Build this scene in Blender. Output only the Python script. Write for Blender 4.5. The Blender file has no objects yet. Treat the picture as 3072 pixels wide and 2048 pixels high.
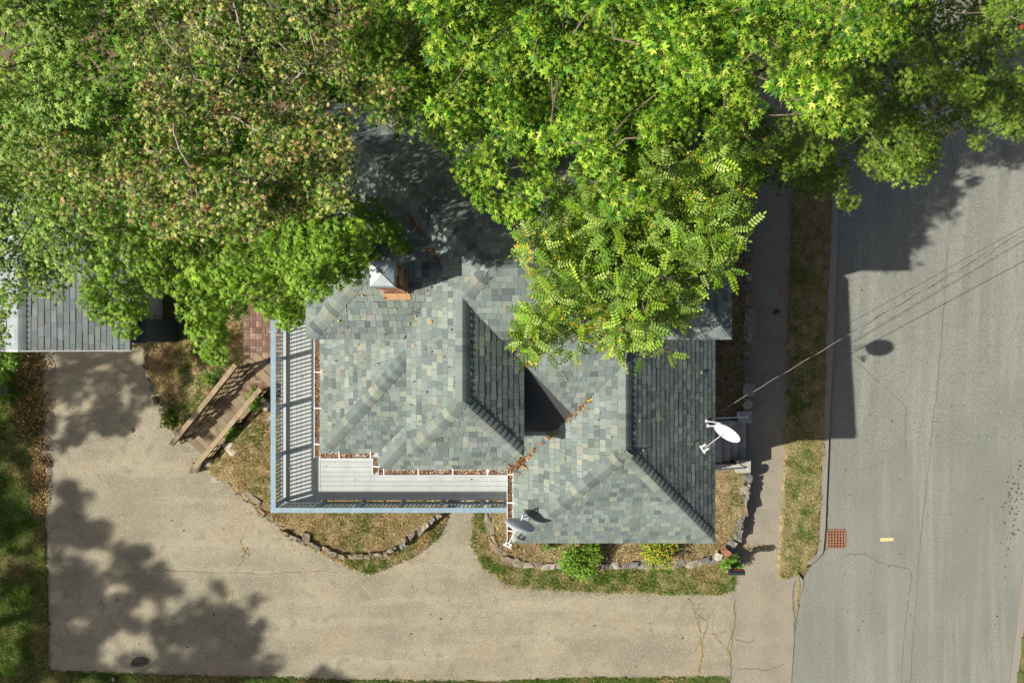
import bpy, math, random
import numpy as np
from mathutils import Vector, Matrix

random.seed(7)
R = np.random.default_rng(11)
SC = bpy.context.scene
COL = SC.collection

# ------------------------------------------------------------------ camera, sky, sun, exposure
CAM_H, FPX = 24.0, 2100.0          # camera height over the street (m), focal length in photo pixels
cam_d = bpy.data.cameras.new('camera')
cam_d.sensor_width = 36.0
cam_d.lens = FPX / 3072.0 * 36.0
cam_d.clip_end = 2000.0
cam = bpy.data.objects.new('camera', cam_d)
cam.location = (0, 0, CAM_H)
COL.objects.link(cam)
SC.camera = cam

SUNV = Vector((-1.078, -0.300, 1.0)).normalized()      # towards the sun
ELEV = math.asin(SUNV.z)
AZIM = math.atan2(SUNV.x, SUNV.y)
world = bpy.data.worlds.new('World')
SC.world = world
world.use_nodes = True
wn = world.node_tree.nodes
wl = world.node_tree.links
sky = wn.new('ShaderNodeTexSky')
sky.sky_type = 'NISHITA'
sky.sun_disc = False
sky.sun_elevation = ELEV
sky.sun_rotation = AZIM
bg = wn['Background']
bg.inputs['Strength'].default_value = 0.06
sky.dust_density = 4.0
sky.ozone_density = 0.4
sky.air_density = 0.9
wl.new(sky.outputs['Color'], bg.inputs['Color'])
sun_d = bpy.data.lights.new('sun', 'SUN')
sun_d.energy = 5.0
sun_d.angle = math.radians(0.55)
sun_d.color = (1.0, 0.955, 0.86)
sun = bpy.data.objects.new('sun', sun_d)
sun.rotation_euler = (-SUNV).to_track_quat('-Z', 'Y').to_euler()
sun.location = (-20, -8, 30)
COL.objects.link(sun)
SC.view_settings.view_transform = 'Standard'
SC.view_settings.look = 'None'
SC.view_settings.exposure = 0.62
SC.view_settings.gamma = 1.0
SC.cycles.max_bounces = 6
SC.cycles.diffuse_bounces = 3
SC.cycles.transmission_bounces = 4
SC.cycles.transparent_max_bounces = 4

# ------------------------------------------------------------------ small helpers
def P(u, v, z=0.0):
    """where the thing stands that the photograph shows at (u, v), at its own height z"""
    k = (CAM_H - z) / FPX
    return Vector(((u - 1536) * k, (1024 - v) * k, z))

def sstep(a, b, x):
    t = np.clip((x - a) / (b - a), 0, 1)
    return t * t * (3 - 2 * t)

def zst(x, y):
    """the street climbs gently towards the north"""
    y = np.asarray(y, float)
    return 0.075 * np.where(y > -4, (y + 4) * np.clip((y + 4) / 3, 0, 1), 0.0)

def PG(u, v, zf):
    z = 0.0
    for _ in range(6):
        p = P(u, v, z)
        z = float(zf(p.x, p.y))
    return P(u, v, z)

_perm = R.random((64, 64))
def vnoise(x, y):
    x = np.asarray(x, float); y = np.asarray(y, float)
    xi = np.floor(x).astype(int); yi = np.floor(y).astype(int)
    fx = x - xi; fy = y - yi
    fx = fx * fx * (3 - 2 * fx); fy = fy * fy * (3 - 2 * fy)
    g = lambda i, j: _perm[i % 64, j % 64]
    return ((g(xi, yi) * (1 - fx) + g(xi + 1, yi) * fx) * (1 - fy) +
            (g(xi, yi + 1) * (1 - fx) + g(xi + 1, yi + 1) * fx) * fy)

def fbm(x, y):
    return (vnoise(x, y) * .5 + vnoise(x * 2.1 + 7, y * 2.1 + 3) * .3 + vnoise(x * 4.7 + 1, y * 4.7 + 9) * .2)

def inpoly(px, py, poly):
    px = np.asarray(px); py = np.asarray(py)
    r = np.zeros(px.shape, bool)
    n = len(poly)
    for i in range(n):
        x0, y0 = poly[i][0], poly[i][1]
        x1, y1 = poly[(i + 1) % n][0], poly[(i + 1) % n][1]
        c = ((y0 > py) != (y1 > py))
        with np.errstate(divide='ignore', invalid='ignore'):
            xs = (x1 - x0) * (py - y0) / ((y1 - y0) if y1 != y0 else 1e-9) + x0
        r ^= c & (px < xs)
    return r

def mesh_np(name, verts, faces, cols=None, mat=None, smooth=False):
    """verts (n,3); faces: (m,k) array or list of index lists; cols (n,3) point colours"""
    me = bpy.data.meshes.new(name)
    if isinstance(faces, np.ndarray):
        m, k = faces.shape
        me.vertices.add(len(verts)); me.vertices.foreach_set('co', np.asarray(verts, np.float32).ravel())
        me.loops.add(m * k); me.loops.foreach_set('vertex_index', faces.astype(np.int32).ravel())
        me.polygons.add(m)
        me.polygons.foreach_set('loop_start', np.arange(0, m * k, k, dtype=np.int32))
        me.polygons.foreach_set('loop_total', np.full(m, k, np.int32))
        me.update(calc_edges=True)
    else:
        me.from_pydata([tuple(v) for v in verts], [], faces)
        me.update()
    if cols is not None:
        a = me.color_attributes.new('Col', 'FLOAT_COLOR', 'POINT')
        c = np.ones((len(verts), 4), np.float32); c[:, :3] = cols
        a.data.foreach_set('color', c.ravel())
    if smooth:
        me.polygons.foreach_set('use_smooth', np.ones(len(me.polygons), bool))
    if mat:
        me.materials.append(mat)
    return me

def link(name, me, parent=None):
    o = bpy.data.objects.new(name, me)
    COL.objects.link(o)
    if parent is not None:
        o.parent = parent
    return o

def tag(o, label=None, cat=None, group=None, kind=None):
    if label: o['label'] = label
    if cat: o['category'] = cat
    if group: o['group'] = group
    if kind: o['kind'] = kind
    return o

def thing(name, label, cat, loc=(0, 0, 0), group=None):
    o = bpy.data.objects.new(name, None)
    o.empty_display_size = .2
    o.location = loc
    COL.objects.link(o)
    return tag(o, label, cat, group)

class MB:
    """collects simple solids into one mesh"""
    def __init__(s): s.v = []; s.f = []; s.c = []
    def add(s, verts, faces, col=(1, 1, 1)):
        b = len(s.v)
        s.v += [tuple(v) for v in verts]
        s.f += [[i + b for i in f] for f in faces]
        s.c += [col] * len(verts)
        return s
    def box(s, x0, x1, y0, y1, z0, z1, col=(1, 1, 1)):
        v = [(x0, y0, z0), (x1, y0, z0), (x1, y1, z0), (x0, y1, z0), (x0, y0, z1), (x1, y0, z1), (x1, y1, z1), (x0, y1, z1)]
        return s.add(v, [[0, 3, 2, 1], [4, 5, 6, 7], [0, 1, 5, 4], [1, 2, 6, 5], [2, 3, 7, 6], [3, 0, 4, 7]], col)
    def bar(s, a, b, w, h, up=(0, 0, 1), col=(1, 1, 1)):
        """a box from a to b, w across, h high"""
        a = Vector(a); b = Vector(b); d = (b - a).normalized(); u = Vector(up)
        x = d.cross(u).normalized(); u = x.cross(d).normalized()
        v = []
        for p in (a, b):
            for (i, j) in ((-1, -1), (1, -1), (1, 1), (-1, 1)):
                v.append(p + x * (i * w / 2) + u * (j * h / 2))
        return s.add(v, [[0, 3, 2, 1], [4, 5, 6, 7], [0, 1, 5, 4], [1, 2, 6, 5], [2, 3, 7, 6], [3, 0, 4, 7]][:0] +
                     [[3, 2, 1, 0], [4, 5, 6, 7], [0, 1, 5, 4], [1, 2, 6, 5], [2, 3, 7, 6], [3, 0, 4, 7]], col)
    def tube(s, pts, rad, n=6, col=(1, 1, 1)):
        pts = [Vector(p) for p in pts]
        rads = rad if isinstance(rad, (list, tuple)) else [rad] * len(pts)
        b = len(s.v); rings = []
        for i, p in enumerate(pts):
            d = (pts[min(i + 1, len(pts) - 1)] - pts[max(i - 1, 0)]).normalized()
            ref = Vector((0, 0, 1)) if abs(d.z) < .9 else Vector((1, 0, 0))
            x = d.cross(ref).normalized(); y = x.cross(d).normalized()
            for k in range(n):
                a = 2 * math.pi * k / n
                s.v.append(tuple(p + (x * math.cos(a) + y * math.sin(a)) * rads[i])); s.c.append(col)
        for i in range(len(pts) - 1):
            for k in range(n):
                s.f.append([b + i * n + k, b + i * n + (k + 1) % n, b + (i + 1) * n + (k + 1) % n, b + (i + 1) * n + k])
        s.f.append([b + k for k in range(n)][::-1])
        s.f.append([b + (len(pts) - 1) * n + k for k in range(n)])
        return s
    def prism(s, poly, z0, z1, col=(1, 1, 1)):
        n = len(poly); b = len(s.v)
        s.v += [(p[0], p[1], z0) for p in poly] + [(p[0], p[1], z1) for p in poly]; s.c += [col] * (2 * n)
        s.f.append([b + i for i in range(n)][::-1]); s.f.append([b + n + i for i in range(n)])
        for i in range(n):
            j = (i + 1) % n
            s.f.append([b + i, b + j, b + n + j, b + n + i])
        return s
    def mesh(s, name, mat, smooth=False):
        return mesh_np(name, np.array(s.v), s.f, np.array(s.c), mat, smooth)
    def build(s, name, mat, parent=None, smooth=False):
        return link(name, s.mesh(name, mat, smooth), parent)

# ------------------------------------------------------------------ materials
def mat(name, color=(.5, .5, .5), rough=.8, noise=(), bump=None, attr=False, objcol=False, spec=.3, metal=0, transl=0, coords='Object'):
    """noise: list of (scale, colour, lo, hi, amount[, detail]) layers mixed over the base colour"""
    m = bpy.data.materials.new(name); m.use_nodes = True
    nt = m.node_tree; N = nt.nodes; L = nt.links
    b = N['Principled BSDF']
    b.inputs['Roughness'].default_value = rough
    b.inputs['Metallic'].default_value = metal
    b.inputs['Specular IOR Level'].default_value = spec
    tc = N.new('ShaderNodeTexCoord')
    geo = N.new('ShaderNodeNewGeometry')
    src = geo.outputs['Position'] if coords == 'World' else tc.outputs['Object']
    rgb = N.new('ShaderNodeRGB'); rgb.outputs[0].default_value = (*color, 1)
    cur = rgb.outputs[0]
    def mul(a, bsock):
        x = N.new('ShaderNodeMix'); x.data_type = 'RGBA'; x.blend_type = 'MULTIPLY'; x.inputs['Factor'].default_value = 1
        L.new(a, x.inputs['A']); L.new(bsock, x.inputs['B']); return x.outputs['Result']
    if attr:
        at = N.new('ShaderNodeAttribute'); at.attribute_name = 'Col'; cur = mul(cur, at.outputs['Color'])
    if objcol:
        oi = N.new('ShaderNodeObjectInfo'); cur = mul(cur, oi.outputs['Color'])
    for lay in noise:
        sc, c, lo, hi, amt = lay[:5]
        nz = N.new('ShaderNodeTexNoise'); nz.inputs['Scale'].default_value = sc if not isinstance(sc, tuple) else 1.0
        nz.inputs['Detail'].default_value = lay[5] if len(lay) > 5 else 4
        if isinstance(sc, tuple):
            mp = N.new('ShaderNodeMapping'); mp.inputs['Scale'].default_value = sc
            L.new(src, mp.inputs['Vector']); L.new(mp.outputs['Vector'], nz.inputs['Vector'])
        else:
            L.new(src, nz.inputs['Vector'])
        mr = N.new('ShaderNodeMapRange'); mr.inputs['From Min'].default_value = lo; mr.inputs['From Max'].default_value = hi
        mr.inputs['To Max'].default_value = amt
        L.new(nz.outputs['Fac'], mr.inputs['Value'])
        x = N.new('ShaderNodeMix'); x.data_type = 'RGBA'
        if len(c) == 4:           # multiply layer
            x.blend_type = 'MULTIPLY'; c = c[:3]
        L.new(mr.outputs['Result'], x.inputs['Factor']); L.new(cur, x.inputs['A']); x.inputs['B'].default_value = (*c, 1)
        cur = x.outputs['Result']
    L.new(cur, b.inputs['Base Color'])
    if bump:
        nz = N.new('ShaderNodeTexNoise'); nz.inputs['Scale'].default_value = bump[0]; nz.inputs['Detail'].default_value = 5
        L.new(src, nz.inputs['Vector'])
        bp = N.new('ShaderNodeBump'); bp.inputs['Strength'].default_value = bump[1]; bp.inputs['Distance'].default_value = bump[2]
        L.new(nz.outputs['Fac'], bp.inputs['Height']); L.new(bp.outputs['Normal'], b.inputs['Normal'])
    if transl:
        tr = N.new('ShaderNodeBsdfTranslucent'); ms = N.new('ShaderNodeMixShader'); ms.inputs['Fac'].default_value = transl
        g = N.new('ShaderNodeMix'); g.data_type = 'RGBA'; g.blend_type = 'MULTIPLY'; g.inputs['Factor'].default_value = 1
        L.new(cur, g.inputs['A']); g.inputs['B'].default_value = (1.0, 1.0, .45, 1)
        L.new(g.outputs['Result'], tr.inputs['Color'])
        L.new(b.outputs['BSDF'], ms.inputs[1]); L.new(tr.outputs['BSDF'], ms.inputs[2])
        L.new(ms.outputs['Shader'], N['Material Output'].inputs['Surface'])
    return m

M = {}
M['asphalt_drive'] = mat('driveway_asphalt', (.262, .24, .168), .95, [
    (.8, (.195, .182, .132), .38, .62, 1.0), ((.16, 1.5, 1), (.33, .295, .21), .5, .66, .8), (.38, (.32, .285, .20), .5, .66, .8), (2.6, (.185, .165, .12), .54, .68, .7), (.55, (.30, .245, .16), .56, .68, .7), (1.3, (.165, .155, .12), .62, .74, .7), (5.0, (.215, .185, .14), .52, .75, .5), (1.6, (.255, .205, .15), .58, .7, .6),
    (30, (.15, .125, .09), .50, .64, .8, 2), (44, (.47, .43, .35), .58, .68, .75, 2)], (70, .6, .02), coords='World', spec=.15)
M['asphalt_road'] = mat('road_asphalt', (.19, .197, .170), .95, [
    (.35, (.155, .164, .146), .40, .62, .9), ((2.2, .12, 1), (.232, .236, .202), .48, .64, .8), ((3.5, .2, 1), (.165, .168, .148), .50, .66, .7),
    (3.0, (.165, .165, .145), .55, .75, .5), (26, (.115, .117, .10), .50, .64, .8, 2), (38, (.36, .35, .30), .58, .68, .75, 2)], (80, .5, .015), coords='World', spec=.15)
M['asphalt_walk'] = mat('sidewalk_asphalt', (.262, .232, .172), .95, [
    (1.4, (.20, .185, .145), .42, .66, .8), (32, (.14, .12, .095), .50, .64, .75, 2), (46, (.42, .38, .32), .60, .70, .7, 2)], (70, .6, .02), coords='World', spec=.15)
M['curb'] = mat('curb_asphalt', (.25, .225, .185), .95, [(4, (.24, .225, .20), .45, .7, .8), (40, (.18, .17, .15), .5, .7, .6)], (50, .5, .02), coords='World', spec=.15)
M['crack'] = mat('crack_dirt', (.12, .105, .075), 1)
M['crackgrass'] = mat('crack_weeds', (.28, .17, .06), 1, [(20, (.16, .14, .05), .4, .6, 1)], coords='World')
M['soil'] = mat('soil', (.105, .078, .048), 1, [(3, (.19, .15, .09), .45, .65, .8), (14, (.055, .042, .028), .5, .65, .7), (50, (.24, .19, .12), .6, .72, .5)], (25, .8, .04), coords='World', spec=.05)
M['soil_dry'] = mat('dry_soil', (.31, .235, .13), 1, [(2.5, (.17, .135, .075), .45, .65, .8), (14, (.12, .09, .05), .52, .66, .6), (45, (.36, .28, .18), .58, .72, .5)], (25, .8, .04), coords='World', spec=.05)
M['soil_green'] = mat('lawn_soil', (.085, .10, .035), 1, [(2.5, (.13, .10, .05), .45, .65, .8), (14, (.05, .06, .02), .52, .66, .6)], (25, .8, .04), coords='World', spec=.05)
M['grass'] = mat('grass_blades', (1, 1, 1), .7, attr=True, transl=.25, spec=.25)
M['leaf'] = mat('leaves', (1, 1, 1), .5, attr=True, transl=.28, spec=.25)
M['litter'] = mat('fallen_leaves', (1, 1, 1), .8, attr=True, spec=.2)
M['bark'] = mat('bark', (.17, .135, .10), .95, [(9, (.08, .062, .046), .45, .65, .8), (30, (.26, .22, .175), .55, .7, .6)], (30, .8, .03), spec=.1)
M['twig'] = mat('twigs', (.36, .31, .25), .9, [(12, (.22, .18, .14), .45, .65, .8)], spec=.1)
M['shingle'] = mat('roof_shingles', (.70, .745, .725), .95, [(38, (.62, .62, .62, 1), .46, .64, .55, 3), (1.0, (.80, .79, .72, 1), .42, .68, .6)], (160, .35, .006), attr=True, objcol=True, coords='World', spec=.12)
M['roofdeck'] = mat('roof_underlay', (.055, .058, .058), .95, [(30, (.03, .03, .03), .4, .6, .6)])
M['trim'] = mat('white_trim', (.72, .71, .69), .5, [(6, (.60, .58, .54), .45, .7, .6)])
M['siding'] = mat('painted_siding', (.58, .585, .57), .7, [(4, (.48, .48, .46), .45, .7, .6)])
M['glass'] = mat('window_glass', (.04, .05, .06), .08, spec=.6)
M['deck'] = mat('deck_paint', (.37, .395, .385), .6, [((3, 3, 3), (.30, .325, .32), .45, .7, .7), ((60, 3, 3), (.31, .33, .325), .5, .7, .6), (9, (.24, .24, .22), .6, .74, .6)], spec=.3, objcol=True)
M['deckdark'] = mat('deck_frame', (.30, .33, .34), .8)
M['blue'] = mat('blue_rail_paint', (.165, .24, .295), .55, [((5, 5, 5), (.215, .30, .35), .45, .68, .7), ((40, 5, 5), (.25, .35, .44), .5, .7, .6), (22, (.66, .70, .72), .68, .74, .8)], spec=.35)
M['wood'] = mat('weathered_wood', (.25, .19, .122), .9, [((4, 4, 4), (.17, .13, .085), .42, .62, .9), ((50, 50, 4), (.12, .09, .06), .48, .66, .7), (2, (.33, .265, .18), .5, .7, .5)], (40, .5, .01), objcol=True, spec=.15)
M['oldwood'] = mat('grey_timber', (.25, .215, .17), .95, [(8, (.14, .115, .09), .45, .65, .8)], (30, .7, .02), spec=.1)
M['brick'] = mat('paver_brick', (1, 1, 1), .95, [(25, (.62, .58, .55, 1), .45, .65, .8)], (60, .6, .01), objcol=True, spec=.1)
M['sand'] = mat('joint_sand', (.12, .075, .05), 1, [(20, (.07, .06, .035), .45, .6, .8)], coords='World')
M['stone'] = mat('field_stone', (1, 1, 1), .95, [(7, (.62, .60, .56, 1), .42, .66, .9), (22, (.72, .66, .58, 1), .5, .66, .7), (4, (1.0, .86, .68, 1), .5, .7, .6)], (14, .8, .05), objcol=True, spec=.12)
M['concrete'] = mat('concrete', (.36, .34, .30), .95, [(5, (.25, .235, .20), .42, .68, .8), (40, (.2, .19, .17), .55, .7, .5)], (40, .5, .02), spec=.12)
M['galv'] = mat('galvanised_metal', (.36, .40, .41), .5, [(7, (.28, .31, .33), .42, .66, .8)], metal=.6, spec=.5)
M['copper'] = mat('chimney_flashing', (.40, .235, .12), .7, [(9, (.29, .18, .10), .45, .65, .7)], metal=.2)
M['mortar'] = mat('chimney_mortar', (.42, .36, .30), 1, [(30, (.28, .22, .17), .45, .65, .8)])
M['whitemetal'] = mat('white_metal', (.62, .62, .61), .45, [(10, (.50, .49, .46), .5, .72, .7), (3, (.52, .52, .51), .45, .65, .7)], spec=.4)
M['greymetal'] = mat('grey_metal', (.44, .475, .52), .5, spec=.4)
M['black'] = mat('black_plastic', (.018, .019, .022), .45, spec=.4)
M['mailbox'] = mat('black_painted_steel', (.022, .026, .033), .32, spec=.5)
M['red'] = mat('red_plastic', (.45, .05, .03), .5)
M['rust'] = mat('rusty_iron', (.27, .135, .085), .85, [(20, (.16, .075, .045), .42, .65, .8), (60, (.38, .22, .15), .55, .7, .6)], (60, .6, .01), spec=.2)
M['shade_black'] = mat('painted_pit_shade', (.008, .007, .006), 1)
M['yellow'] = mat('yellow_marking', (.52, .42, .20), .8, [(30, (.55, .45, .24), .5, .7, .7)])
M['redpaint'] = mat('worn_red_paint', (.24, .10, .075), .95, [(20, (.24, .21, .18), .45, .62, .9)], coords='World')
M['patch'] = mat('tar_patch', (.055, .05, .04), .9, [(12, (.14, .12, .09), .5, .7, .7)], coords='World')
M['sandwash'] = mat('sand_wash', (.47, .40, .285), 1, [(3, (.40, .345, .25), .45, .65, .8), (45, (.26, .22, .155), .56, .68, .6)], coords='World', spec=.1)
M['navy'] = mat('slate_blue_paint', (.045, .062, .085), .6, [(6, (.035, .05, .07), .4, .7, .7)])
M['wire_al'] = mat('bare_aluminium', (.46, .45, .41), .45, metal=.3)

# ------------------------------------------------------------------ ground, street, sidewalk, driveway
def sheet_grid(name, x0, x1, y0, y1, step, zf, m, kind='structure'):
    xs = np.arange(x0, x1 + step / 2, step); ys = np.arange(y0, y1 + step / 2, step)
    X, Y = np.meshgrid(xs, ys); Z = zf(X, Y)
    nx, ny = len(xs), len(ys)
    v = np.stack([X.ravel(), Y.ravel(), np.broadcast_to(Z, X.shape).ravel()], 1)
    i = np.arange(nx * ny).reshape(ny, nx)
    f = np.stack([i[:-1, :-1], i[:-1, 1:], i[1:, 1:], i[1:, :-1]], -1).reshape(-1, 4)
    return tag(link(name, mesh_np(name, v, f, None, m, True)), kind=kind)

def ground_z(x, y):
    return -.06 + (zst(x, y)) * sstep(5.5, 8.0, np.asarray(x, float))
gnd = sheet_grid('ground', -150, 150, -150, 150, 2.5, lambda x, y: np.where((np.abs(x) < 20) & (np.abs(y) < 20), ground_z(x, y), ground_z(x, np.clip(y, -20, 20)) - .0), M['soil'])

def interp(tab, v):
    return float(np.interp(v, [t[0] for t in tab], [t[1] for t in tab]))

def strip(name, left, right, v0, v1, step, zl, zr, m, cols=6):
    """a long sheet between two edges given as (v, u) tables"""
    vs = np.arange(v0, v1 + 1, step); V = []; F = []
    for v in vs:
        a, b = interp(left, v), interp(right, v)
        for k in range(cols + 1):
            t = k / cols
            dz = zl * (1 - t) + zr * t
            V.append(PG(a + (b - a) * t, v, lambda x, y: zst(x, y) + dz))
    for i in range(len(vs) - 1):
        for k in range(cols):
            q = i * (cols + 1) + k
            F.append([q + cols + 1, q + cols + 2, q + 1, q])
    return tag(link(name, mesh_np(name, V, F, None, m, True)), kind='structure')

road_l = [(-900, 2570), (680, 2517), (1015, 2505), (1314, 2490), (1482, 2483), (1589, 2479), (1660, 2472), (1690, 2440), (1720, 2412), (1794, 2396), (1884, 2383), (2044, 2372), (2900, 2330)]
curb_l = [(-900, 2548), (680, 2494), (1000, 2479), (1314, 2471), (1482, 2464), (1589, 2459), (1660, 2451), (1705, 2405)]
strip_l = [(-900, 2420), (680, 2376), (1000, 2368), (1314, 2360), (1482, 2351), (1589, 2345), (1660, 2340), (1740, 2336)]
walk_l = [(-900, 2290), (560, 2250), (680, 2248), (1000, 2245), (1448, 2240), (1600, 2228), (1640, 2200), (2044, 2190), (2900, 2180)]
road_r = [(-900, 3560), (1000, 3180), (1727, 3068), (1906, 3048), (2044, 3030), (2900, 2930)]
road = strip('road', road_l, road_r, -900, 2900, 40, .0, .0, M['asphalt_road'], 10)
walk = strip('sidewalk', walk_l, [(v, u + 8) for v, u in strip_l if v < 1740] + [(1745, 2414), (1794, 2398), (1884, 2385), (2044, 2374), (2900, 2332)], -900, 2900, 20, .035, .03, M['asphalt_walk'], 6)

def curb_mesh(name, l, r, v0, v1, top, m, label=None):
    V = []; F = []; vs = list(np.arange(v0, v1 + 1, 18))
    for v in vs:
        a = interp(l, v); b = interp(r, v)
        for (u, dz) in ((a - 2, -.05), (a, top), (b - 4, top - .015), (b, -.05)):
            V.append(PG(u, v, lambda x, y: zst(x, y) + dz))
    for i in range(len(vs) - 1):
        for k in range(3):
            q = i * 4 + k; F.append([q + 4, q + 5, q + 1, q])
    return tag(link(name, mesh_np(name, V, F, None, m)), kind='structure')
curb_mesh('curb', curb_l, [(v, u + 1) for v, u in road_l], -900, 1705, .13, M['curb'])
curb_mesh('curb', [(v, u - 1) for v, u in road_r], [(v, u + 26) for v, u in road_r], -900, 2900, .11, M['curb'])

def flat(name, pts, z, m, parent=None, kind=None):
    """a flat sheet from a photo outline, on the ground at height z"""
    import bmesh
    bm = bmesh.new()
    vs = [bm.verts.new(P(u, v, z)) for u, v in pts]
    f = bm.faces.new(vs); bmesh.ops.triangulate(bm, faces=[f])
    me = bpy.data.meshes.new(name); bm.to_mesh(me); bm.free()
    bmesh_up(me)
    me.materials.append(m)
    o = link(name, me, parent)
    if kind: o['kind'] = kind
    return o
def bmesh_up(me):
    if sum(p.normal.z for p in me.polygons) < 0: me.flip_normals()

drive = flat('driveway', [(120, 1030), (450, 1030), (540, 1290), (640, 1400), (860, 1590), (1000, 1650), (1110, 1690), (1320, 1540), (1330, 1380), (1440, 1380), (1440, 1660), (1540, 1740), (1800, 1750),
        (2205, 1755), (2205, 2050), (1750, 2060), (900, 2060), (130, 2050), (110, 1500)], .034, M['asphalt_drive'], kind='structure')

def jag(pts, amp, n):
    out = []
    for (a, b) in zip(pts[:-1], pts[1:]):
        for k in range(n):
            t = k / n
            out.append((a[0] + (b[0] - a[0]) * t + random.uniform(-amp, amp), a[1] + (b[1] - a[1]) * t + random.uniform(-amp, amp)))
    out.append(pts[-1]); return out

def crack(pts, w, zf, m, parent, amp=3, n=7, name='crack'):
    pts = jag(pts, amp, n); V = []; F = []
    for i, (u, v) in enumerate(pts):
        a = pts[max(i - 1, 0)]; b = pts[min(i + 1, len(pts) - 1)]
        d = Vector((b[0] - a[0], b[1] - a[1])).normalized(); ww = w * random.uniform(.4, 1.2) * (1 if 0 < i < len(pts) - 1 else .2)
        for s in (-1, 1):
            V.append(PG(u - d.y * s * ww, v + d.x * s * ww, zf))
        if i: F.append([2 * i - 2, 2 * i - 1, 2 * i + 1, 2 * i])
    me = mesh_np(name, V, F, None, m); bmesh_up(me)
    return link(name, me, parent)
zd = lambda x, y: .038
zr_ = lambda x, y: zst(x, y) + .005
zw = lambda x, y: zst(x, y) + .042
for pts, w in [([(480, 1711), (620, 1716), (800, 1722), (960, 1712), (1100, 1718)], .8), ([(745, 1570), (722, 1620), (735, 1660), (708, 1720)], 1.1),
               ([(1415, 1852), (1480, 1848), (1500, 1825)], .9), ([(1130, 1976), (1210, 1973), (1225, 1950)], .7), ([(1775, 1770), (1790, 1786), (1830, 1782), (1860, 1772)], 1.2),
               ([(660, 1780), (700, 1770), (690, 1860), (640, 1900), (700, 1930)], .8), ([(2100, 1805), (2090, 1840), (2125, 1865), (2110, 1920), (2080, 1955)], 1.1),
               ([(2065, 1790), (2085, 1835), (2100, 1895), (2140, 1900), (2180, 1890)], 1.0), ([(2140, 1825), (2140, 1900), (2180, 1945), (2195, 1985)], 1.0)]:
    crack(pts, w, zd, M['crack'], drive)
crack([(2100, 1905), (2108, 1960), (2098, 2005), (2096, 2030)], 4.0, lambda x, y: .0395, M['crackgrass'], drive, 3, 8)
crack([(2075, 1800), (2095, 1850), (2100, 1900)], 2.5, lambda x, y: .0395, M['crackgrass'], drive, 3, 8)
for pts, w in [([(2205, 1800), (2203, 1880), (2190, 1960), (2195, 2040)], 1.6), ([(2200, 1918), (2250, 1925), (2262, 1918)], .9), ([(2210, 2003), (2300, 2008), (2362, 1990)], .9),
               ([(2385, 1740), (2378, 1800), (2386, 1850), (2382, 1900)], 2.0)]:
    crack(pts, w, zw, M['crack'], walk)
crack([(2198, 1890), (2185, 1930), (2182, 1960)], 2.6, lambda x, y: zst(x, y) + .044, M['crackgrass'], walk)
crack([(2398, 1725), (2396, 1770), (2392, 1830)], 3.0, lambda x, y: zst(x, y) + .045, M['crackgrass'], walk)
for pts, w in [([(2820, 250), (2862, 500), (2840, 800), (2822, 1060), (2790, 1360), (2760, 1640), (2740, 1900), (2728, 2090)], 1.1), ([(2735, 1720), (2722, 1830), (2705, 2000), (2700, 2090)], 1.0),
               ([(2555, 1072), (2620, 1130), (2690, 1190), (2718, 1225), (2715, 1370)], 1.0), ([(2700, 1370), (2640, 1390), (2560, 1415)], .6),
               ([(2520, 1668), (2590, 1660), (2650, 1690), (2730, 1706), (2738, 1735)], 1.1), ([(2640, 930), (2700, 980), (2770, 1040)], .5)]:
    crack(pts, w, zr_, M['crack'], road, 2, 9)
# oil and paint marks
def blob(u, v, ru, rv, zf, m, parent, name='stain', n=14):
    V = [PG(u, v, zf)]; ph = random.random() * 6
    for k in range(n):
        a = 2 * math.pi * k / n; r = 1 + .22 * math.sin(2 * a + ph) + random.uniform(-.15, .15)
        V.append(PG(u + math.cos(a) * ru * r, v - math.sin(a) * rv * r, zf))
    F = [[0, 1 + k, 1 + (k + 1) % n] for k in range(n)]
    return link(name, mesh_np(name, V, F, None, m), parent)
blob(145, 1387, 13, 17, zd, M['patch'], drive); blob(420, 1984, 30, 13, zd, M['patch'], drive)
blob(400, 1290, 8, 6, zd, M['patch'], drive)
for _ in range(26):
    u, v = random.uniform(250, 2150), random.uniform(1560, 2020)
    if v > 1790 or u < 900:
        blob(u, v, random.uniform(1.5, 4), random.uniform(1.5, 3.5), zd, M['patch'], drive)
for _ in range(70):
    u = random.uniform(2520, 3000); v = random.uniform(600, 2040)
    blob(u, v, random.uniform(1.2, 3), random.uniform(1.2, 3), zr_, M['patch'], road, n=8)
for _ in range(60):
    v = random.gauss(1500, 60) if random.random() < .7 else random.uniform(900, 1850); u = 3050 - (v - 1400) * .12 + random.gauss(0, 14)
    blob(u, v, random.uniform(1.5, 5), random.uniform(1.5, 4), zr_, M['patch'], road, n=8)
m_ = flat('lane_marker', [(2640, 1613), (2680, 1612), (2681, 1622), (2641, 1623)], .006, M['yellow'], road)
blob(2346, 874, 9, 13, zw, M['redpaint'], walk, 'paint_mark'); blob(2330, 935, 11, 9, zw, M['patch'], walk)
blob(2365, 935, 4, 6, zw, M['redpaint'], walk, 'paint_mark')

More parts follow.
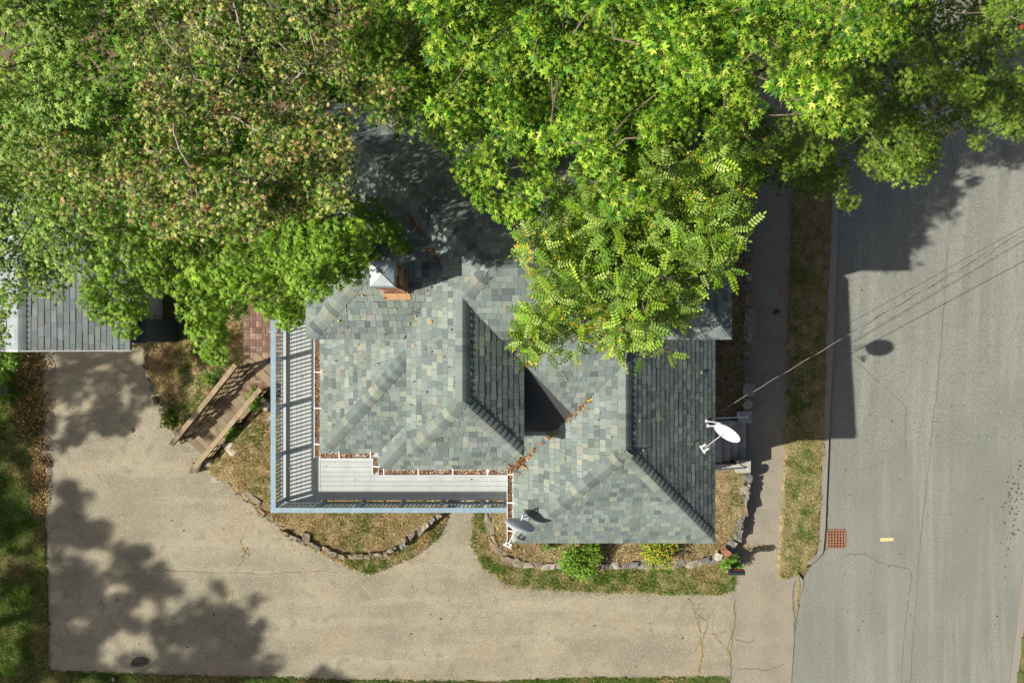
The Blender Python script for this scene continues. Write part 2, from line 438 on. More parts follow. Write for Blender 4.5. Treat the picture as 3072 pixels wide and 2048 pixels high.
# ------------------------------------------------------------------ storm drain
dg = thing('storm_drain', 'rusty square cast iron storm drain grate at the road edge', 'drain grate', P(2508, 1615, .0))
def drain():
    mb = MB(); s = .30; n = 6
    mb.box(-s, s, -s, s, -.02, .004); mb.build('pit_shade_slab', M['shade_black'], dg)  # flat near-black slab, painted as the shade below the grate bars
    fr = MB()
    for a in (-1, 1):
        fr.box(-s, s, a * s - .025, a * s + .025, .0, .03); fr.box(a * s - .025, a * s + .025, -s + .026, s - .026, .0, .029)
    fr.build('frame', M['rust'], dg)
    for k in range(1, n):
        q = -s + 2 * s * k / n
        MB().box(q - .018, q + .018, -s + .03, s - .03, .004, .026).build('grate_bar', M['rust'], dg)
        MB().box(-s + .03, s - .03, q - .018, q + .018, .004, .022).build('grate_bar', M['rust'], dg)
drain()

# ------------------------------------------------------------------ raised yards and lawns
def terrain(name, poly_uv, zf, m, cell=.06, rag=.06, hole=None):
    pts = [PG(u, v, zf) for u, v in poly_uv]
    xs = [p.x for p in pts]; ys = [p.y for p in pts]
    X = np.arange(min(xs) - cell, max(xs) + 2 * cell, cell); Y = np.arange(min(ys) - cell, max(ys) + 2 * cell, cell)
    gx, gy = np.meshgrid(X, Y)
    cx, cy = gx[:-1, :-1] + cell / 2, gy[:-1, :-1] + cell / 2
    ins = inpoly(cx + (vnoise(cx * 6, cy * 6) - .5) * rag * 2, cy + (vnoise(cx * 6 + 31, cy * 6 + 17) - .5) * rag * 2, pts)
    if hole is not None: ins &= ~hole(cx, cy)
    Z = zf(gx, gy) + (fbm(gx * 1.6, gy * 1.6) - .5) * .04
    nx = len(X); idx = np.arange(gx.size).reshape(gx.shape)
    q = np.stack([idx[:-1, :-1], idx[:-1, 1:], idx[1:, 1:], idx[1:, :-1]], -1)[ins]
    # skirts down to the ground round the edge
    pad = np.pad(ins, 1)
    V = np.stack([gx.ravel(), gy.ravel(), Z.ravel()], 1)
    low = V.copy(); low[:, 2] = -.08
    n0 = len(V); sk = []
    for (di, dj, a, b) in ((-1, 0, 0, 1), (0, 1, 1, 2), (1, 0, 2, 3), (0, -1, 3, 0)):
        edge = ins & ~pad[1 + di:1 + di + ins.shape[0], 1 + dj:1 + dj + ins.shape[1]]
        qq = np.stack([idx[:-1, :-1], idx[:-1, 1:], idx[1:, 1:], idx[1:, :-1]], -1)[edge]
        sk.append(np.stack([qq[:, b], qq[:, a], qq[:, a] + n0, qq[:, b] + n0], -1))
    F = np.concatenate([q] + sk); V = np.concatenate([V, low])
    used = np.unique(F); rm = np.full(len(V), -1); rm[used] = np.arange(len(used))
    o = link(name, mesh_np(name, V[used], rm[F], None, m, False)); o['kind'] = 'structure'
    return pts

def steps_hole(x, y):
    return (x > 6.3) & (x < 8.2) & (y > -4.05) & (y < -2.75)
def z_lawn(x, y): return .055 + 0 * x
def z_verge(x, y): return .06 + 0 * x
def z_front(x, y):
    return .52 + .2 * sstep(-7.0, -4.0, np.asarray(y, float)) + zst(x, y) * .9
def z_terr(x, y):
    x = np.asarray(x, float); y = np.asarray(y, float)
    z = .34 + .85 * sstep(-11.6, -8.8, x) * sstep(-6.2, -2.4, y)
    t = (x + 10.71) * .692 + (y + 3.66) * .722; q = np.abs((x + 10.71) * .722 - (y + 3.66) * .692)
    cut = .05 + np.clip(t, 0, 3.6) / 3.5 * 1.1 - .16
    k = (1 - sstep(.55, .95, q)) * (t > -.6) * (1 - sstep(3.45, 3.7, t))
    return z + np.minimum(cut - z, 0) * k
def z_strip(x, y): return zst(x, y) + .12

lawn_uv = [(-220, 1000), (60, 1040), (125, 1050), (127, 1348), (134, 1500), (141, 1790), (146, 2012), (500, 2025), (804, 2031), (1024, 2039), (1450, 2045), (1750, 2034), (2188, 2031), (2192, 2160), (-220, 2160)]
front_uv = [(1462, 1440), (1470, 1600), (1500, 1655), (1550, 1684), (1700, 1692), (2100, 1686), (2175, 1655), (2218, 1600), (2232, 1480), (2240, 1400), (2246, 500), (1900, 500), (1900, 1440)]
verge_uv = [(1425, 1440), (1464, 1440), (1470, 1600), (1500, 1660), (1560, 1690), (2110, 1690), (2190, 1680), (2206, 1720), (2203, 1768), (2150, 1785), (2000, 1782), (1850, 1776), (1700, 1770), (1600, 1767), (1520, 1755), (1450, 1700), (1414, 1640)]
terr_uv = [(335, 600), (335, 1040), (430, 1045), (446, 1120), (480, 1200), (525, 1300), (610, 1385), (690, 1452), (800, 1545), (860, 1595), (930, 1630), (1000, 1655), (1060, 1672), (1130, 1664), (1220, 1625), (1338, 1530), (1345, 1440), (1345, 1350), (1000, 1350), (860, 1000), (860, 600)]
bank_uv = [(800, 1550), (850, 1600), (940, 1645), (1000, 1682), (1060, 1705), (1110, 1722), (1190, 1692), (1250, 1664), (1312, 1612), (1342, 1555), (1338, 1530), (1220, 1620), (1130, 1655), (1000, 1645), (900, 1600)]
stripg_uv = [(2420, -400), (2376, 680), (2368, 1000), (2360, 1314), (2351, 1482), (2345, 1589), (2340, 1660), (2337, 1732), (2365, 1736), (2392, 1722), (2420, 1700), (2452, 1660), (2460, 1589), (2466, 1482), (2473, 1314), (2482, 1000), (2497, 680), (2545, -400)]
far_uv = [(3096, 1727), (3076, 1906), (3058, 2044), (2960, 2900), (3800, 2900), (3800, -400), (3450, -400), (3210, 1000)]
lawn_p = terrain('lawn', lawn_uv, z_lawn, M['soil_green'])
front_p = terrain('front_yard', front_uv, z_front, M['soil_dry'], hole=steps_hole)
verge_p = terrain('verge', verge_uv, z_verge, M['soil_dry'])
terr_p = terrain('terrace', terr_uv, z_terr, M['soil_dry'])
bank_p = terrain('bank', bank_uv, z_verge, M['soil_dry'])
strip_p = terrain('grass_strip', stripg_uv, z_strip, M['soil_dry'])
far_p = terrain('far_verge', far_uv, z_strip, M['soil_green'], cell=.15)

GREEN = np.array([[.085, .18, .014], [.125, .23, .02], [.18, .27, .035], [.055, .13, .012]])
STRAW = np.array([[.47, .36, .165], [.40, .30, .14], [.55, .43, .22], [.32, .235, .11]])
DRYB = np.array([[.20, .135, .075], [.26, .18, .10], [.155, .105, .06]])

def grass(name, poly, zf, dens, greenf, label, ln=(.04, .10), hole=None, straw=STRAW, w=.011):
    xs = [p.x for p in poly]; ys = [p.y for p in poly]
    x0, x1, y0, y1 = max(min(xs), -20), min(max(xs), 20), max(min(ys), -14), min(max(ys), 14)
    n = int((x1 - x0) * (y1 - y0) * dens)
    x = R.uniform(x0, x1, n); y = R.uniform(y0, y1, n)
    k = inpoly(x + (R.random(n) - .5) * .12, y + (R.random(n) - .5) * .12, poly)
    # only what the picture can see or nearly see
    k &= (np.abs(x) < 18.6) & (np.abs(y) < 12.6)
    if hole is not None: k &= ~hole(x, y)
    x, y = x[k], y[k]
    patch = fbm(x * 1.3 + 5, y * 1.3 + 11); g = greenf(x, y)
    keep = R.random(len(x)) < np.clip(1.5 - 1.4 * np.abs(patch - .5) - .5 * (vnoise(x * 3, y * 3) > .7), .25, 1)
    x, y, patch, g = x[keep], y[keep], patch[keep], g[keep]
    n = len(x)
    isg = R.random(n) < np.clip(g + (patch - .5) * 2.4, 0.02, .98)
    c = np.where(isg[:, None], GREEN[R.integers(0, 4, n)], straw[R.integers(0, len(straw), n)]) * R.uniform(.75, 1.25, (n, 1))
    L = R.uniform(ln[0], ln[1], n) * (.55 + 1.0 * vnoise(x * 5 + 3, y * 5 + 8) ** 1.5 * 1.4); a = R.uniform(0, 2 * np.pi, n); tilt = R.uniform(.35, 1.35, n)
    dx, dy, dz = np.cos(a) * np.sin(tilt) * L, np.sin(a) * np.sin(tilt) * L, np.cos(tilt) * L
    z = zf(x, y) + (fbm(x * 1.6, y * 1.6) - .5) * .04 - .005
    b = R.uniform(0, 2 * np.pi, n); wx, wy = np.cos(b) * w, np.sin(b) * w
    V = np.empty((n, 3, 3)); V[:, 0] = np.stack([x - wx, y - wy, z], 1); V[:, 1] = np.stack([x + wx, y + wy, z], 1); V[:, 2] = np.stack([x + dx, y + dy, z + dz], 1)
    F = np.arange(3 * n).reshape(n, 3)
    o = link(name, mesh_np(name, V.reshape(-1, 3), F, np.repeat(c, 3, 0), M['grass']))
    return tag(o, label, 'grass', kind='stuff')

grass('grass', lawn_p, z_lawn, 2600, lambda x, y: .86 - .5 * np.exp(-((x + 16.1) / .35) ** 2), 'shaded green lawn grass left of the driveway', (.04, .1))
grass('grass', front_p, z_front, 1500, lambda x, y: .18 + .35 * (x > 7.2) * (y < -4.3), 'dry brown grass in the raised bed round the house front', (.04, .11), steps_hole, np.concatenate([STRAW, DRYB]))
grass('grass', verge_p, z_verge, 3000, lambda x, y: .92 - .3 * sstep(-7.6, -7.2, y), 'green and straw grass verge between stone wall and driveway', (.04, .11))
grass('grass', terr_p, z_terr, 2000, lambda x, y: .22 + .5 * np.exp(-((x + 10.6) / 1.0) ** 2) * (y > -3.6) - .15 * (y < -4.8), 'parched yellow grass on the terrace round the deck', (.04, .12), lambda x, y: (x > -8.75) & (x < -6.6) & (y > -1.5) & (y < 1.0))
grass('grass', bank_p, z_verge, 2800, lambda x, y: .5 + 0 * x, 'grass fringe at the foot of the curved stone edging', (.04, .12))
grass('grass', strip_p, z_strip, 2600, lambda x, y: .66 - .5 * sstep(9.8, 10.6, x), 'patchy worn grass strip between sidewalk and street', (.03, .08), None, np.concatenate([STRAW, STRAW, DRYB]))
grass('grass', far_p, z_strip, 1500, lambda x, y: .55 + 0 * x, 'grass beyond the far curb in the right corner', (.04, .1))

# ------------------------------------------------------------------ loose leaves
LCOL = np.array([[.20, .095, .04], [.27, .145, .065], [.17, .075, .03], [.42, .24, .10], [.12, .06, .03]])
LYEL = np.array([[.42, .29, .06], [.36, .19, .05], [.34, .28, .09], [.27, .13, .05]])
def litter(name, pos, size, cols, label=None, parent=None):
    """pos (n,3): small curled leaves lying about"""
    n = len(pos)
    t = np.array([[0, -.5, 0], [.32, -.1, .12], [0, .6, .05], [-.32, -.05, .14]])
    a = R.uniform(0, 2 * np.pi, n); s = R.uniform(size[0], size[1], n); tl = R.normal(0, .35, (n, 2))
    ca, sa = np.cos(a), np.sin(a)
    x = (t[None, :, 0] * ca[:, None] - t[None, :, 1] * sa[:, None]) * s[:, None]
    y = (t[None, :, 0] * sa[:, None] + t[None, :, 1] * ca[:, None]) * s[:, None]
    z = t[None, :, 2] * s[:, None] + x * tl[:, :1] + y * tl[:, 1:] + .25 * s[:, None] * R.random((n, 1))
    V = np.stack([x, y, z], -1) + pos[:, None, :]
    i = np.arange(n)[:, None] * 4
    F = np.concatenate([i + [0, 1, 2], i + [0, 2, 3]])
    c = cols[R.integers(0, len(cols), n)] * R.uniform(.7, 1.3, (n, 1))
    o = link(name, mesh_np(name, V.reshape(-1, 3), F, np.repeat(c, 4, 0), M['litter']), parent)
    if label: tag(o, label, 'leaves')
    o['kind'] = 'stuff'
    return o
def scatter_uv(poly_uv, n, zf, fall=None):
    us = [p[0] for p in poly_uv]; vs = [p[1] for p in poly_uv]
    u = R.uniform(min(us), max(us), n * 3); v = R.uniform(min(vs), max(vs), n * 3)
    k = inpoly(u, v, poly_uv); u, v = u[k][:n], v[k][:n]
    return np.array([PG(a, b, zf) for a, b in zip(u, v)])
litter('leaf_litter', scatter_uv([(60, 1050), (160, 1050), (150, 1350), (142, 1540), (90, 1540), (100, 1380), (40, 1250)], 1500, lambda x, y: .10), (.03, .09), LCOL, 'brown leaf litter along the left edge of the driveway')
litter('leaf_litter', scatter_uv([(150, 1055), (440, 1055), (520, 1300), (180, 1350)], 130, lambda x, y: .045), (.02, .06), np.concatenate([LCOL, LYEL]), 'scattered leaves on the shaded upper driveway')
litter('leaf_litter', scatter_uv([(2150, 560), (2248, 560), (2240, 1230), (2150, 1230)], 1500, lambda x, y: float(z_front(x, y)) + .03), (.03, .08), np.concatenate([LCOL, DRYB]), 'brown leaves between house and sidewalk wall')
litter('leaf_litter', scatter_uv([(2210, 1632), (2270, 1630), (2340, 1645), (2345, 1652), (2280, 1652), (2215, 1648)], 130, lambda x, y: .06), (.02, .06), np.concatenate([STRAW, LYEL]), 'line of dry leaves across the sidewalk end')
litter('leaf_litter', scatter_uv([(720, 1640), (745, 1640), (748, 1665), (725, 1668)], 28, lambda x, y: .045), (.03, .07), LYEL, 'small heap of orange leaves on the driveway')
litter('leaf_litter', scatter_uv([(350, 880), (430, 860), (560, 1050), (640, 1060), (700, 950), (740, 1000), (640, 1120), (450, 1100), (420, 1040), (340, 1040)], 900, lambda x, y: float(z_terr(x, y)) + .03), (.03, .08), np.concatenate([LCOL, DRYB]), 'brown leaves on the shaded terrace lawn by the garage')
litter('leaf_litter', scatter_uv([(2255, 600), (2365, 600), (2355, 1300), (2250, 1300)], 26, lambda x, y: float(zst(x, y)) + .05), (.03, .08), np.concatenate([LYEL, LCOL]), 'a few fallen leaves on the shaded sidewalk')
litter('leaf_litter', scatter_uv([(2380, 640), (2480, 640), (2450, 1690), (2350, 1690)], 500, lambda x, y: float(zst(x, y)) + .14), (.02, .055), np.concatenate([DRYB, STRAW]), 'dry leaf bits on the grass strip by the street')
litter('leaf_litter', scatter_uv([(1480, 1560), (1700, 1640), (2140, 1640), (2210, 1600), (2150, 1680), (1560, 1690), (1480, 1640)], 900, lambda x, y: float(z_front(x, y)) + .02), (.02, .06), np.concatenate([DRYB, STRAW, LCOL[:2]]), 'dry leaf mulch in the raised bed')

def edge_crumbs(path, n, sd, zf, cols, size, label):
    pts = [Vector(p) for p in path]; out = []
    for _ in range(n):
        k = random.randrange(len(pts) - 1); a = pts[k].lerp(pts[k + 1], random.random())
        out.append(PG(a.x + random.gauss(0, sd), a.y + random.gauss(0, sd), zf))
    litter('leaf_litter', np.array(out), size, cols, label)
CR = np.concatenate([STRAW, DRYB, LCOL[:3], GREEN[:2]])
edge_crumbs([(440, 1110), (470, 1200), (525, 1310), (610, 1395), (690, 1465), (800, 1560), (860, 1610), (1000, 1690), (1110, 1725), (1250, 1668), (1342, 1570)], 900, 11, lambda x, y: .045, CR, (.012, .045), 'dry crumbs of leaf and grass along the driveway edge by the terrace')
edge_crumbs([(1420, 1600), (1450, 1705), (1520, 1760), (1700, 1774), (2000, 1785), (2200, 1772)], 700, 9, lambda x, y: .045, CR, (.012, .045), 'dry crumbs along the driveway edge by the front verge')
edge_crumbs([(128, 1350), (136, 1500), (142, 1790), (146, 2010), (500, 2022), (1024, 2036), (1500, 2040), (2188, 2028)], 1100, 10, lambda x, y: .045, CR, (.012, .05), 'dry crumbs along the outer driveway edge by the lawn')
edge_crumbs([(2520, 680), (2505, 1015), (2490, 1314), (2480, 1589), (2474, 1650)], 420, 7, lambda x, y: float(zst(x, y)) + .012, CR, (.012, .04), 'grit and dry bits in the gutter of the road')
edge_crumbs([(2374, 680), (2366, 1000), (2358, 1314), (2349, 1482), (2340, 1660), (2336, 1735)], 420, 6, lambda x, y: float(zst(x, y)) + .05, CR, (.012, .04), 'dry bits along the sidewalk edge by the grass strip')

# ------------------------------------------------------------------ the house
house = thing('house', 'grey shingled hip roof house with brick chimney and white gutters', 'house', (0, 0, 0))
roof = link('roof', bpy.data.meshes.new('roof_blank'), house)
SHCOL = np.array([[.255, .285, .265], [.205, .235, .23], [.30, .325, .285], [.15, .175, .18], [.275, .30, .29], [.345, .345, .285], [.235, .25, .24], [.315, .305, .28], [.175, .20, .205], [.225, .26, .245]])
SHW = np.array([.24, .30, .14, .09, .30, .07, .2, .07, .16, .25]); SHW = SHW / SHW.sum()
SHCOL = SHCOL * .98 + SHCOL.mean(0) * .02
LEXP = .155
WID = [.115, .14, .17, .20, .25]

def clip_poly(sub, clip):
    """Sutherland-Hodgman; clip is convex and counter-clockwise"""
    out = sub
    n = len(clip)
    for i in range(n):
        ax, ay = clip[i]; bx, by = clip[(i + 1) % n]
        ex, ey = bx - ax, by - ay
        inp = out; out = []
        if not inp: return []
        for j in range(len(inp)):
            p = inp[j - 1]; q = inp[j]
            sp = ex * (p[1] - ay) - ey * (p[0] - ax); sq = ex * (q[1] - ay) - ey * (q[0] - ax)
            if sq >= 0:
                if sp < 0:
                    t = sp / (sp - sq); out.append((p[0] + (q[0] - p[0]) * t, p[1] + (q[1] - p[1]) * t))
                out.append(q)
            elif sp >= 0:
                t = sp / (sp - sq); out.append((p[0] + (q[0] - p[0]) * t, p[1] + (q[1] - p[1]) * t))
    return out

class Plane:
    def __init__(s, pid, a, b, c, eave, wid=None, expo=LEXP):
        s.pid, s.a, s.b, s.c, s.expo, s.wid = pid, a, b, c, expo, wid or WID
        m = math.hypot(a, b); s.g = (a / m, b / m); s.cos = 1 / math.sqrt(1 + m * m); s.m = m
        s.n = Vector((-a, -b, 1)).normalized()
        s.up = Vector((s.g[0], s.g[1], m)).normalized()
        s.side = s.up.cross(s.n).normalized()          # right-handed: side x up = n
        s.t0 = (s.g[0] * eave[0] + s.g[1] * eave[1]) / s.cos
    def z(s, x, y): return s.a * x + s.b * y + s.c
    def st(s, x, y): return (s.side.x * x + s.side.y * y, (s.g[0] * x + s.g[1] * y) / s.cos - s.t0)
    def p3(s, q, off=0.0):
        tt = (q[1] + s.t0) * s.cos
        x = s.side.x * q[0] + s.g[0] * tt; y = s.side.y * q[0] + s.g[1] * tt
        return Vector((x, y, s.z(x, y))) + s.n * off

cand = []            # whole tabs that may become parts of their own
field = MB()
deckmb = MB()
def shingle_plane(pl, poly, single=False, palette=SHCOL, weights=SHW, fld=None, dmb=None):
    fld = fld or field; dmb = dmb or deckmb
    q = [pl.st(x, y) for x, y in poly]
    area = sum(q[i - 1][0] * q[i][1] - q[i][0] * q[i - 1][1] for i in range(len(q)))
    if area < 0: q = q[::-1]
    # deck slab below
    n = len(q); top = [pl.p3(p, -.002) for p in q]; bot = [p + Vector((0, 0, -.11)) for p in top]
    dmb.add(top + bot, [list(range(n)), list(range(2 * n - 1, n - 1, -1))] + [[i, n + i, n + (i + 1) % n, (i + 1) % n] for i in range(n)])
    smin, smax = min(p[0] for p in q), max(p[0] for p in q); tmin, tmax = min(p[1] for p in q), max(p[1] for p in q)
    k = int(math.floor(tmin / pl.expo + 1e-6))
    while k * pl.expo < tmax:
        rng = random.Random(pl.pid * 1000 + k)
        s = -12 - rng.random() * .3
        while s < smax:
            w = rng.choice(pl.wid); th = rng.choice((.0065, .0075, .0095, .012)); ci = rng.choices(range(len(palette)), weights)[0]; br = rng.uniform(.88, 1.12); jit = rng.uniform(-.006, .006)
            if s + w > smin:
                t_lo, t_hi = k * pl.expo + jit, (k + 1) * pl.expo - .007
                rect = [(s + .003, t_lo), (s + w - .003, t_lo), (s + w - .003, t_hi), (s + .003, t_hi)]
                c = clip_poly(rect, q)
                if len(c) >= 3:
                    col = tuple(palette[ci] * br)
                    whole = len(c) == 4 and abs((max(p[0] for p in c) - min(p[0] for p in c)) - (w - .006)) < 1e-6 and abs(min(p[1] for p in c) - t_lo) < 1e-6 and abs(max(p[1] for p in c) - t_hi) < 1e-6
                    if single and whole:
                        cand.append((pl, s, t_lo, w, th, col, t_hi - t_lo))
                    else:
                        add_tab(fld, pl, c, t_lo, t_hi, th, col)
            s += w
        k += 1

def add_tab(fld, pl, c, t_lo, t_hi, th, col):
    n = len(c)
    top = [pl.p3(p, th + (.002 - th) * (p[1] - t_lo) / (t_hi - t_lo)) for p in c]
    bot = [pl.p3(p, -.001) for p in c]
    fld.add(top + bot, [list(range(n))] + [[i, n + i, n + (i + 1) % n, (i + 1) % n] for i in range(n)], col)

pLW = Plane(1, .7, 0, 9.57, (-4.9, 0)); pS1 = Plane(2, 0, .7, 8.128, (0, -2.84)); pSW2 = Plane(3, .7, 0, 8.527, (-3.41, 0))
pS2 = Plane(4, 0, .66, 8.2956, (0, -3.266)); pRW = Plane(5, .7, 0, 6.1162, (.034, 0)); pRE = Plane(6, -.7, 0, 9.766, (5.18, 0)); pRS = Plane(7, 0, .7, 9.736, (0, -5.137))
pPW = Plane(8, .7, 0, 9.65, (-2.415, 0)); pLE = Plane(9, -.7, 0, 8.152, (.275, 0)); pLS = Plane(10, 0, .7, 9.8075, (0, -2.64))
pPN = Plane(11, 0, -.7, 10.380, (0, 6.06)); pPE = Plane(12, -.646, 0, 11.503, (4.92, 0))
pUS = Plane(13, 0, .45, 7.8775, (0, .05)); pUN = Plane(14, 0, -.45, 9.303, (0, 3.12)); pUW = Plane(15, .448, 0, 10.024, (-4.74, 0))
for pl, poly, single in [
        (pLW, [(-4.9, -2.84), (-2.36, -.30), (-2.36, .3), (-4.9, .3)], False),
        (pS1, [(-4.9, -2.84), (-3.41, -2.84), (-2.36, -1.79), (-2.36, -.30)], False),
        (pSW2, [(-3.41, -3.266), (-2.3, -2.089), (-2.3, -1.73), (-3.41, -2.84)], False),
        (pS2, [(-3.41, -3.266), (.034, -3.266), (1.039, -2.2), (-2.405, -2.2)], False),
        (pS2, [(.1, -2.2), (1.039, -2.2), (2.607, -.537), (2.607, .045), (-.249, .045), (.1, -.325)], False),
        (pS2, [(-.249, .045), (4.92, .045), (3.4, 1.533), (-.49, 1.533), (-1.07, .917)], False),
        (pRW, [(.034, -5.137), (2.607, -2.564), (2.607, -.537), (.034, -3.266)], False),
        (pRS, [(.034, -5.137), (5.18, -5.137), (2.607, -2.564)], False),
        (pRE, [(5.18, -5.137), (5.18, .4), (2.607, .4), (2.607, -2.564)], False),
        (pPW, [(-2.415, -2.64), (-1.07, -1.295), (-1.07, .917), (-1.513, 1.585), (-2.415, .18)], True),
        (pPW, [(-1.07, .917), (-.49, 1.533), (-1.513, 1.585)], False),
        (pPW, [(-.49, 1.533), (-2.057, 3.1), (-2.49, 3.1), (-1.513, 1.585)], False),
        (pPW, [(-2.057, 3.1), (-5.01, 6.06), (-5.01, 3.2), (-2.49, 3.1)], False),
        (pLE, [(.275, -2.64), (.275, -.511), (-1.07, .917), (-1.07, -1.295)], False),
        (pLS, [(-2.415, -2.64), (.275, -2.64), (-1.07, -1.295)], True),
        (pPN, [(-.49, 1.533), (3.4, 1.533), (4.92, 3.05), (4.92, 6.06), (-5.01, 6.06)], False),
        (pPE, [(3.4, 1.533), (4.92, .045), (4.92, 3.05)], False),
        (pUS, [(-4.74, .05), (-2.5, .05), (-1.513, 1.585), (-3.2, 1.585)], True),
        (pUW, [(-4.74, .05), (-3.2, 1.585), (-4.74, 3.12)], False),
        (pUN, [(-3.2, 1.585), (-1.513, 1.585), (-2.49, 3.1), (-4.74, 3.12)], False)]:
    shingle_plane(pl, poly, single)
roof.data = deckmb.mesh('roof', M['roofdeck'])

# tabs of the roof nearest the camera are single parts, sharing one mesh for each width and thickness
def place_tabs(limit, parent, fld):
    cand.sort(key=lambda t: -t[0].p3((t[1], t[2])).z)
    for i, (pl, s, t_lo, w, th, col, ln) in enumerate(cand):
        if i >= limit:
            c = [(s + .003, t_lo), (s + w - .003, t_lo), (s + w - .003, t_lo + ln), (s + .003, t_lo + ln)]
            add_tab(fld, pl, c, t_lo, t_lo + ln, th, col); continue
        key = (w, th)
        if key not in tabs:
            mb = MB(); c = [(.003, 0), (w - .003, 0), (w - .003, .148), (.003, .148)]
            top = [(x, y, th + (.002 - th) * y / .148) for x, y in c]; bot = [(x, y, -.001) for x, y in c]
            mb.add(top + bot, [[0, 1, 2, 3]] + [[k, 4 + k, 4 + (k + 1) % 4, (k + 1) % 4] for k in range(4)])
            tabs[key] = mb.mesh('shingle', M['shingle'])
        o = link('shingle', tabs[key], parent)
        p = pl.p3((s, t_lo)); sd, up, n = pl.side, pl.up, pl.n
        o.matrix_basis = Matrix(((sd.x, up.x, n.x, p.x), (sd.y, up.y, n.y, p.y), (sd.z, up.z, n.z, p.z), (0, 0, 0, 1)))
        o.color = (*col, 1)
    cand.clear()
tabs = {}
place_tabs(295, roof, field)
fo = field.build('shingle_field', M['shingle'], roof); fo['kind'] = 'stuff'

def ridge_caps(p0, p1, A, B, w=.185, expo=.152, parent=roof, palette=SHCOL):
    p0 = Vector(p0); p1 = Vector(p1); d = (p1 - p0).normalized(); Ln = (p1 - p0).length
    wa = A.n.cross(d).normalized(); wb = -B.n.cross(d).normalized()
    if wa.z > wb.z + 1e-6 and False: pass
    nm = (A.n + B.n).normalized()
    if wa.dot(nm) > 0: wa = -wa
    if wb.dot(nm) > 0: wb = -wb
    if wa.dot(wb) > 0: wb = -wb
    def ring(y, o):
        b = d * y
        return [b + wa * (w + .004) - A.n * .004, b + wa * w + A.n * o, b + wa * w * .55 + A.n * (o + .006), b + wa * .045 + A.n * (o + .006), b + nm * (o + .004),
                b + wb * .045 + B.n * (o + .006), b + wb * w * .55 + B.n * (o + .006), b + wb * w + B.n * o, b + wb * (w + .004) - B.n * .004]
    mb = MB(); V = ring(0, .027) + ring(expo + .02, .006); n = 9
    fs = [[i, i + 1, n + i + 1, n + i] for i in range(n - 1)] + [list(range(n))]
    mb.add(V, fs); me = mb.mesh('ridge_cap', M['shingle'])
    # make faces look outward
    if me.polygons[3].normal.dot(nm) < 0: me.flip_normals()
    k = 0
    while k * expo + (.13 if d.z > .1 else 0) < Ln - .05:
        o = link('ridge_cap', me, parent); o.location = p0 + d * (k * expo + (.13 if d.z > .1 else 0))
        c = palette[random.choices(range(len(palette)), SHW)[0]] * random.uniform(.80, 1.06)
        o.color = (*c, 1); k += 1
for a in [((.05, -5.12, 6.15), (2.607, -2.564, 7.941), pRW, pRS), ((5.165, -5.12, 6.15), (2.607, -2.564, 7.941), pRS, pRE), ((2.607, -2.564, 7.941), (2.607, -.50, 7.941), pRW, pRE),
          ((-2.40, -2.625, 7.97), (-1.07, -1.295, 8.901), pPW, pLS), ((.26, -2.625, 7.97), (-1.07, -1.295, 8.901), pLS, pLE), ((-1.07, -1.295, 8.901), (-1.07, .93, 8.901), pPW, pLE),
          ((-1.07, .917, 8.901), (-.49, 1.533, 9.307), pPW, pS2), ((-4.885, -2.825, 6.15), (-2.40, -.34, 7.89), pLW, pS1), ((-3.40, -3.255, 6.147), (-2.44, -2.24, 6.819), pSW2, pS2),
          ((-4.725, .065, 7.907), (-3.2, 1.585, 8.59), pUW, pUS), ((-4.725, 3.105, 7.907), (-3.2, 1.585, 8.59), pUN, pUW), ((-3.2, 1.585, 8.59), (-1.55, 1.585, 8.59), pUN, pUS),
          ((-5.0, 6.05, 6.147), (-.49, 1.533, 9.307), pPN, pPW), ((-.49, 1.533, 9.307), (3.4, 1.533, 9.307), pS2, pPN), ((4.905, .06, 8.335), (3.4, 1.533, 9.307), pS2, pPE), ((4.905, 3.035, 8.334), (3.4, 1.533, 9.307), pPE, pPN)]:
    ridge_caps(*a)

# walls under the roofs
wl_ = MB()
wl_.prism([(-4.5, -2.45), (-3.05, -2.45), (-3.05, -2.87), (.42, -2.87), (.42, -4.75), (4.8, -4.75), (4.8, 5.6), (-4.5, 5.6)], .2, 6.06)
wl_.prism([(-2.05, -2.28), (-.08, -2.28), (-.08, .9), (-2.05, .9)], 6.07, 7.84)
wl_.prism([(-4.38, .42), (-1.9, .42), (-1.9, 2.75), (-4.38, 2.75)], 6.08, 7.74)
wl_.prism([(2.75, .38), (4.58, .38), (4.58, 2.7), (2.75, 2.7)], 6.09, 8.1)
wl_.build('wall', M['siding'], house)
lap = MB()
for k in range(38):
    z = .3 + k * .15
    lap.box(.40, 4.82, -4.775, -4.752, z, z + .012); lap.box(4.802, 4.825, -4.75, 5.58, z, z + .012); lap.box(-4.525, -4.502, -2.43, 5.58, z, z + .012)
lap.build('siding_lap', M['siding'], house)['kind'] = 'stuff'
def window(x0, x1, y, z0, z1, axis='y', sgn=-1):
    w = MB(); g = MB()
    t = .06
    def bx(mb, a, b, c, d, p, q):
        if axis == 'y': mb.box(a, b, min(y + sgn * p, y + sgn * q), max(y + sgn * p, y + sgn * q), c, d)
        else: mb.box(min(y + sgn * p, y + sgn * q), max(y + sgn * p, y + sgn * q), a, b, c, d)
    bx(g, x0 + .02, x1 - .02, z0 + .02, z1 - .02, .004, .02)
    bx(w, x0 - t, x0, z0 - t, z1 + t, .003, .05); bx(w, x1, x1 + t, z0 - t, z1 + t, .003, .05); bx(w, x0, x1, z1, z1 + t, .003, .05); bx(w, x0, x1, z0 - t, z0, .003, .06); bx(w, x0, x1, (z0 + z1) / 2 - .025, (z0 + z1) / 2 + .025, .003, .04)
    o = w.build('window', M['trim'], house); g.build('pane', M['glass'], o)
for x in (1.1, 2.4, 3.6): window(x, x + .85, -4.78, 4.0, 5.4)
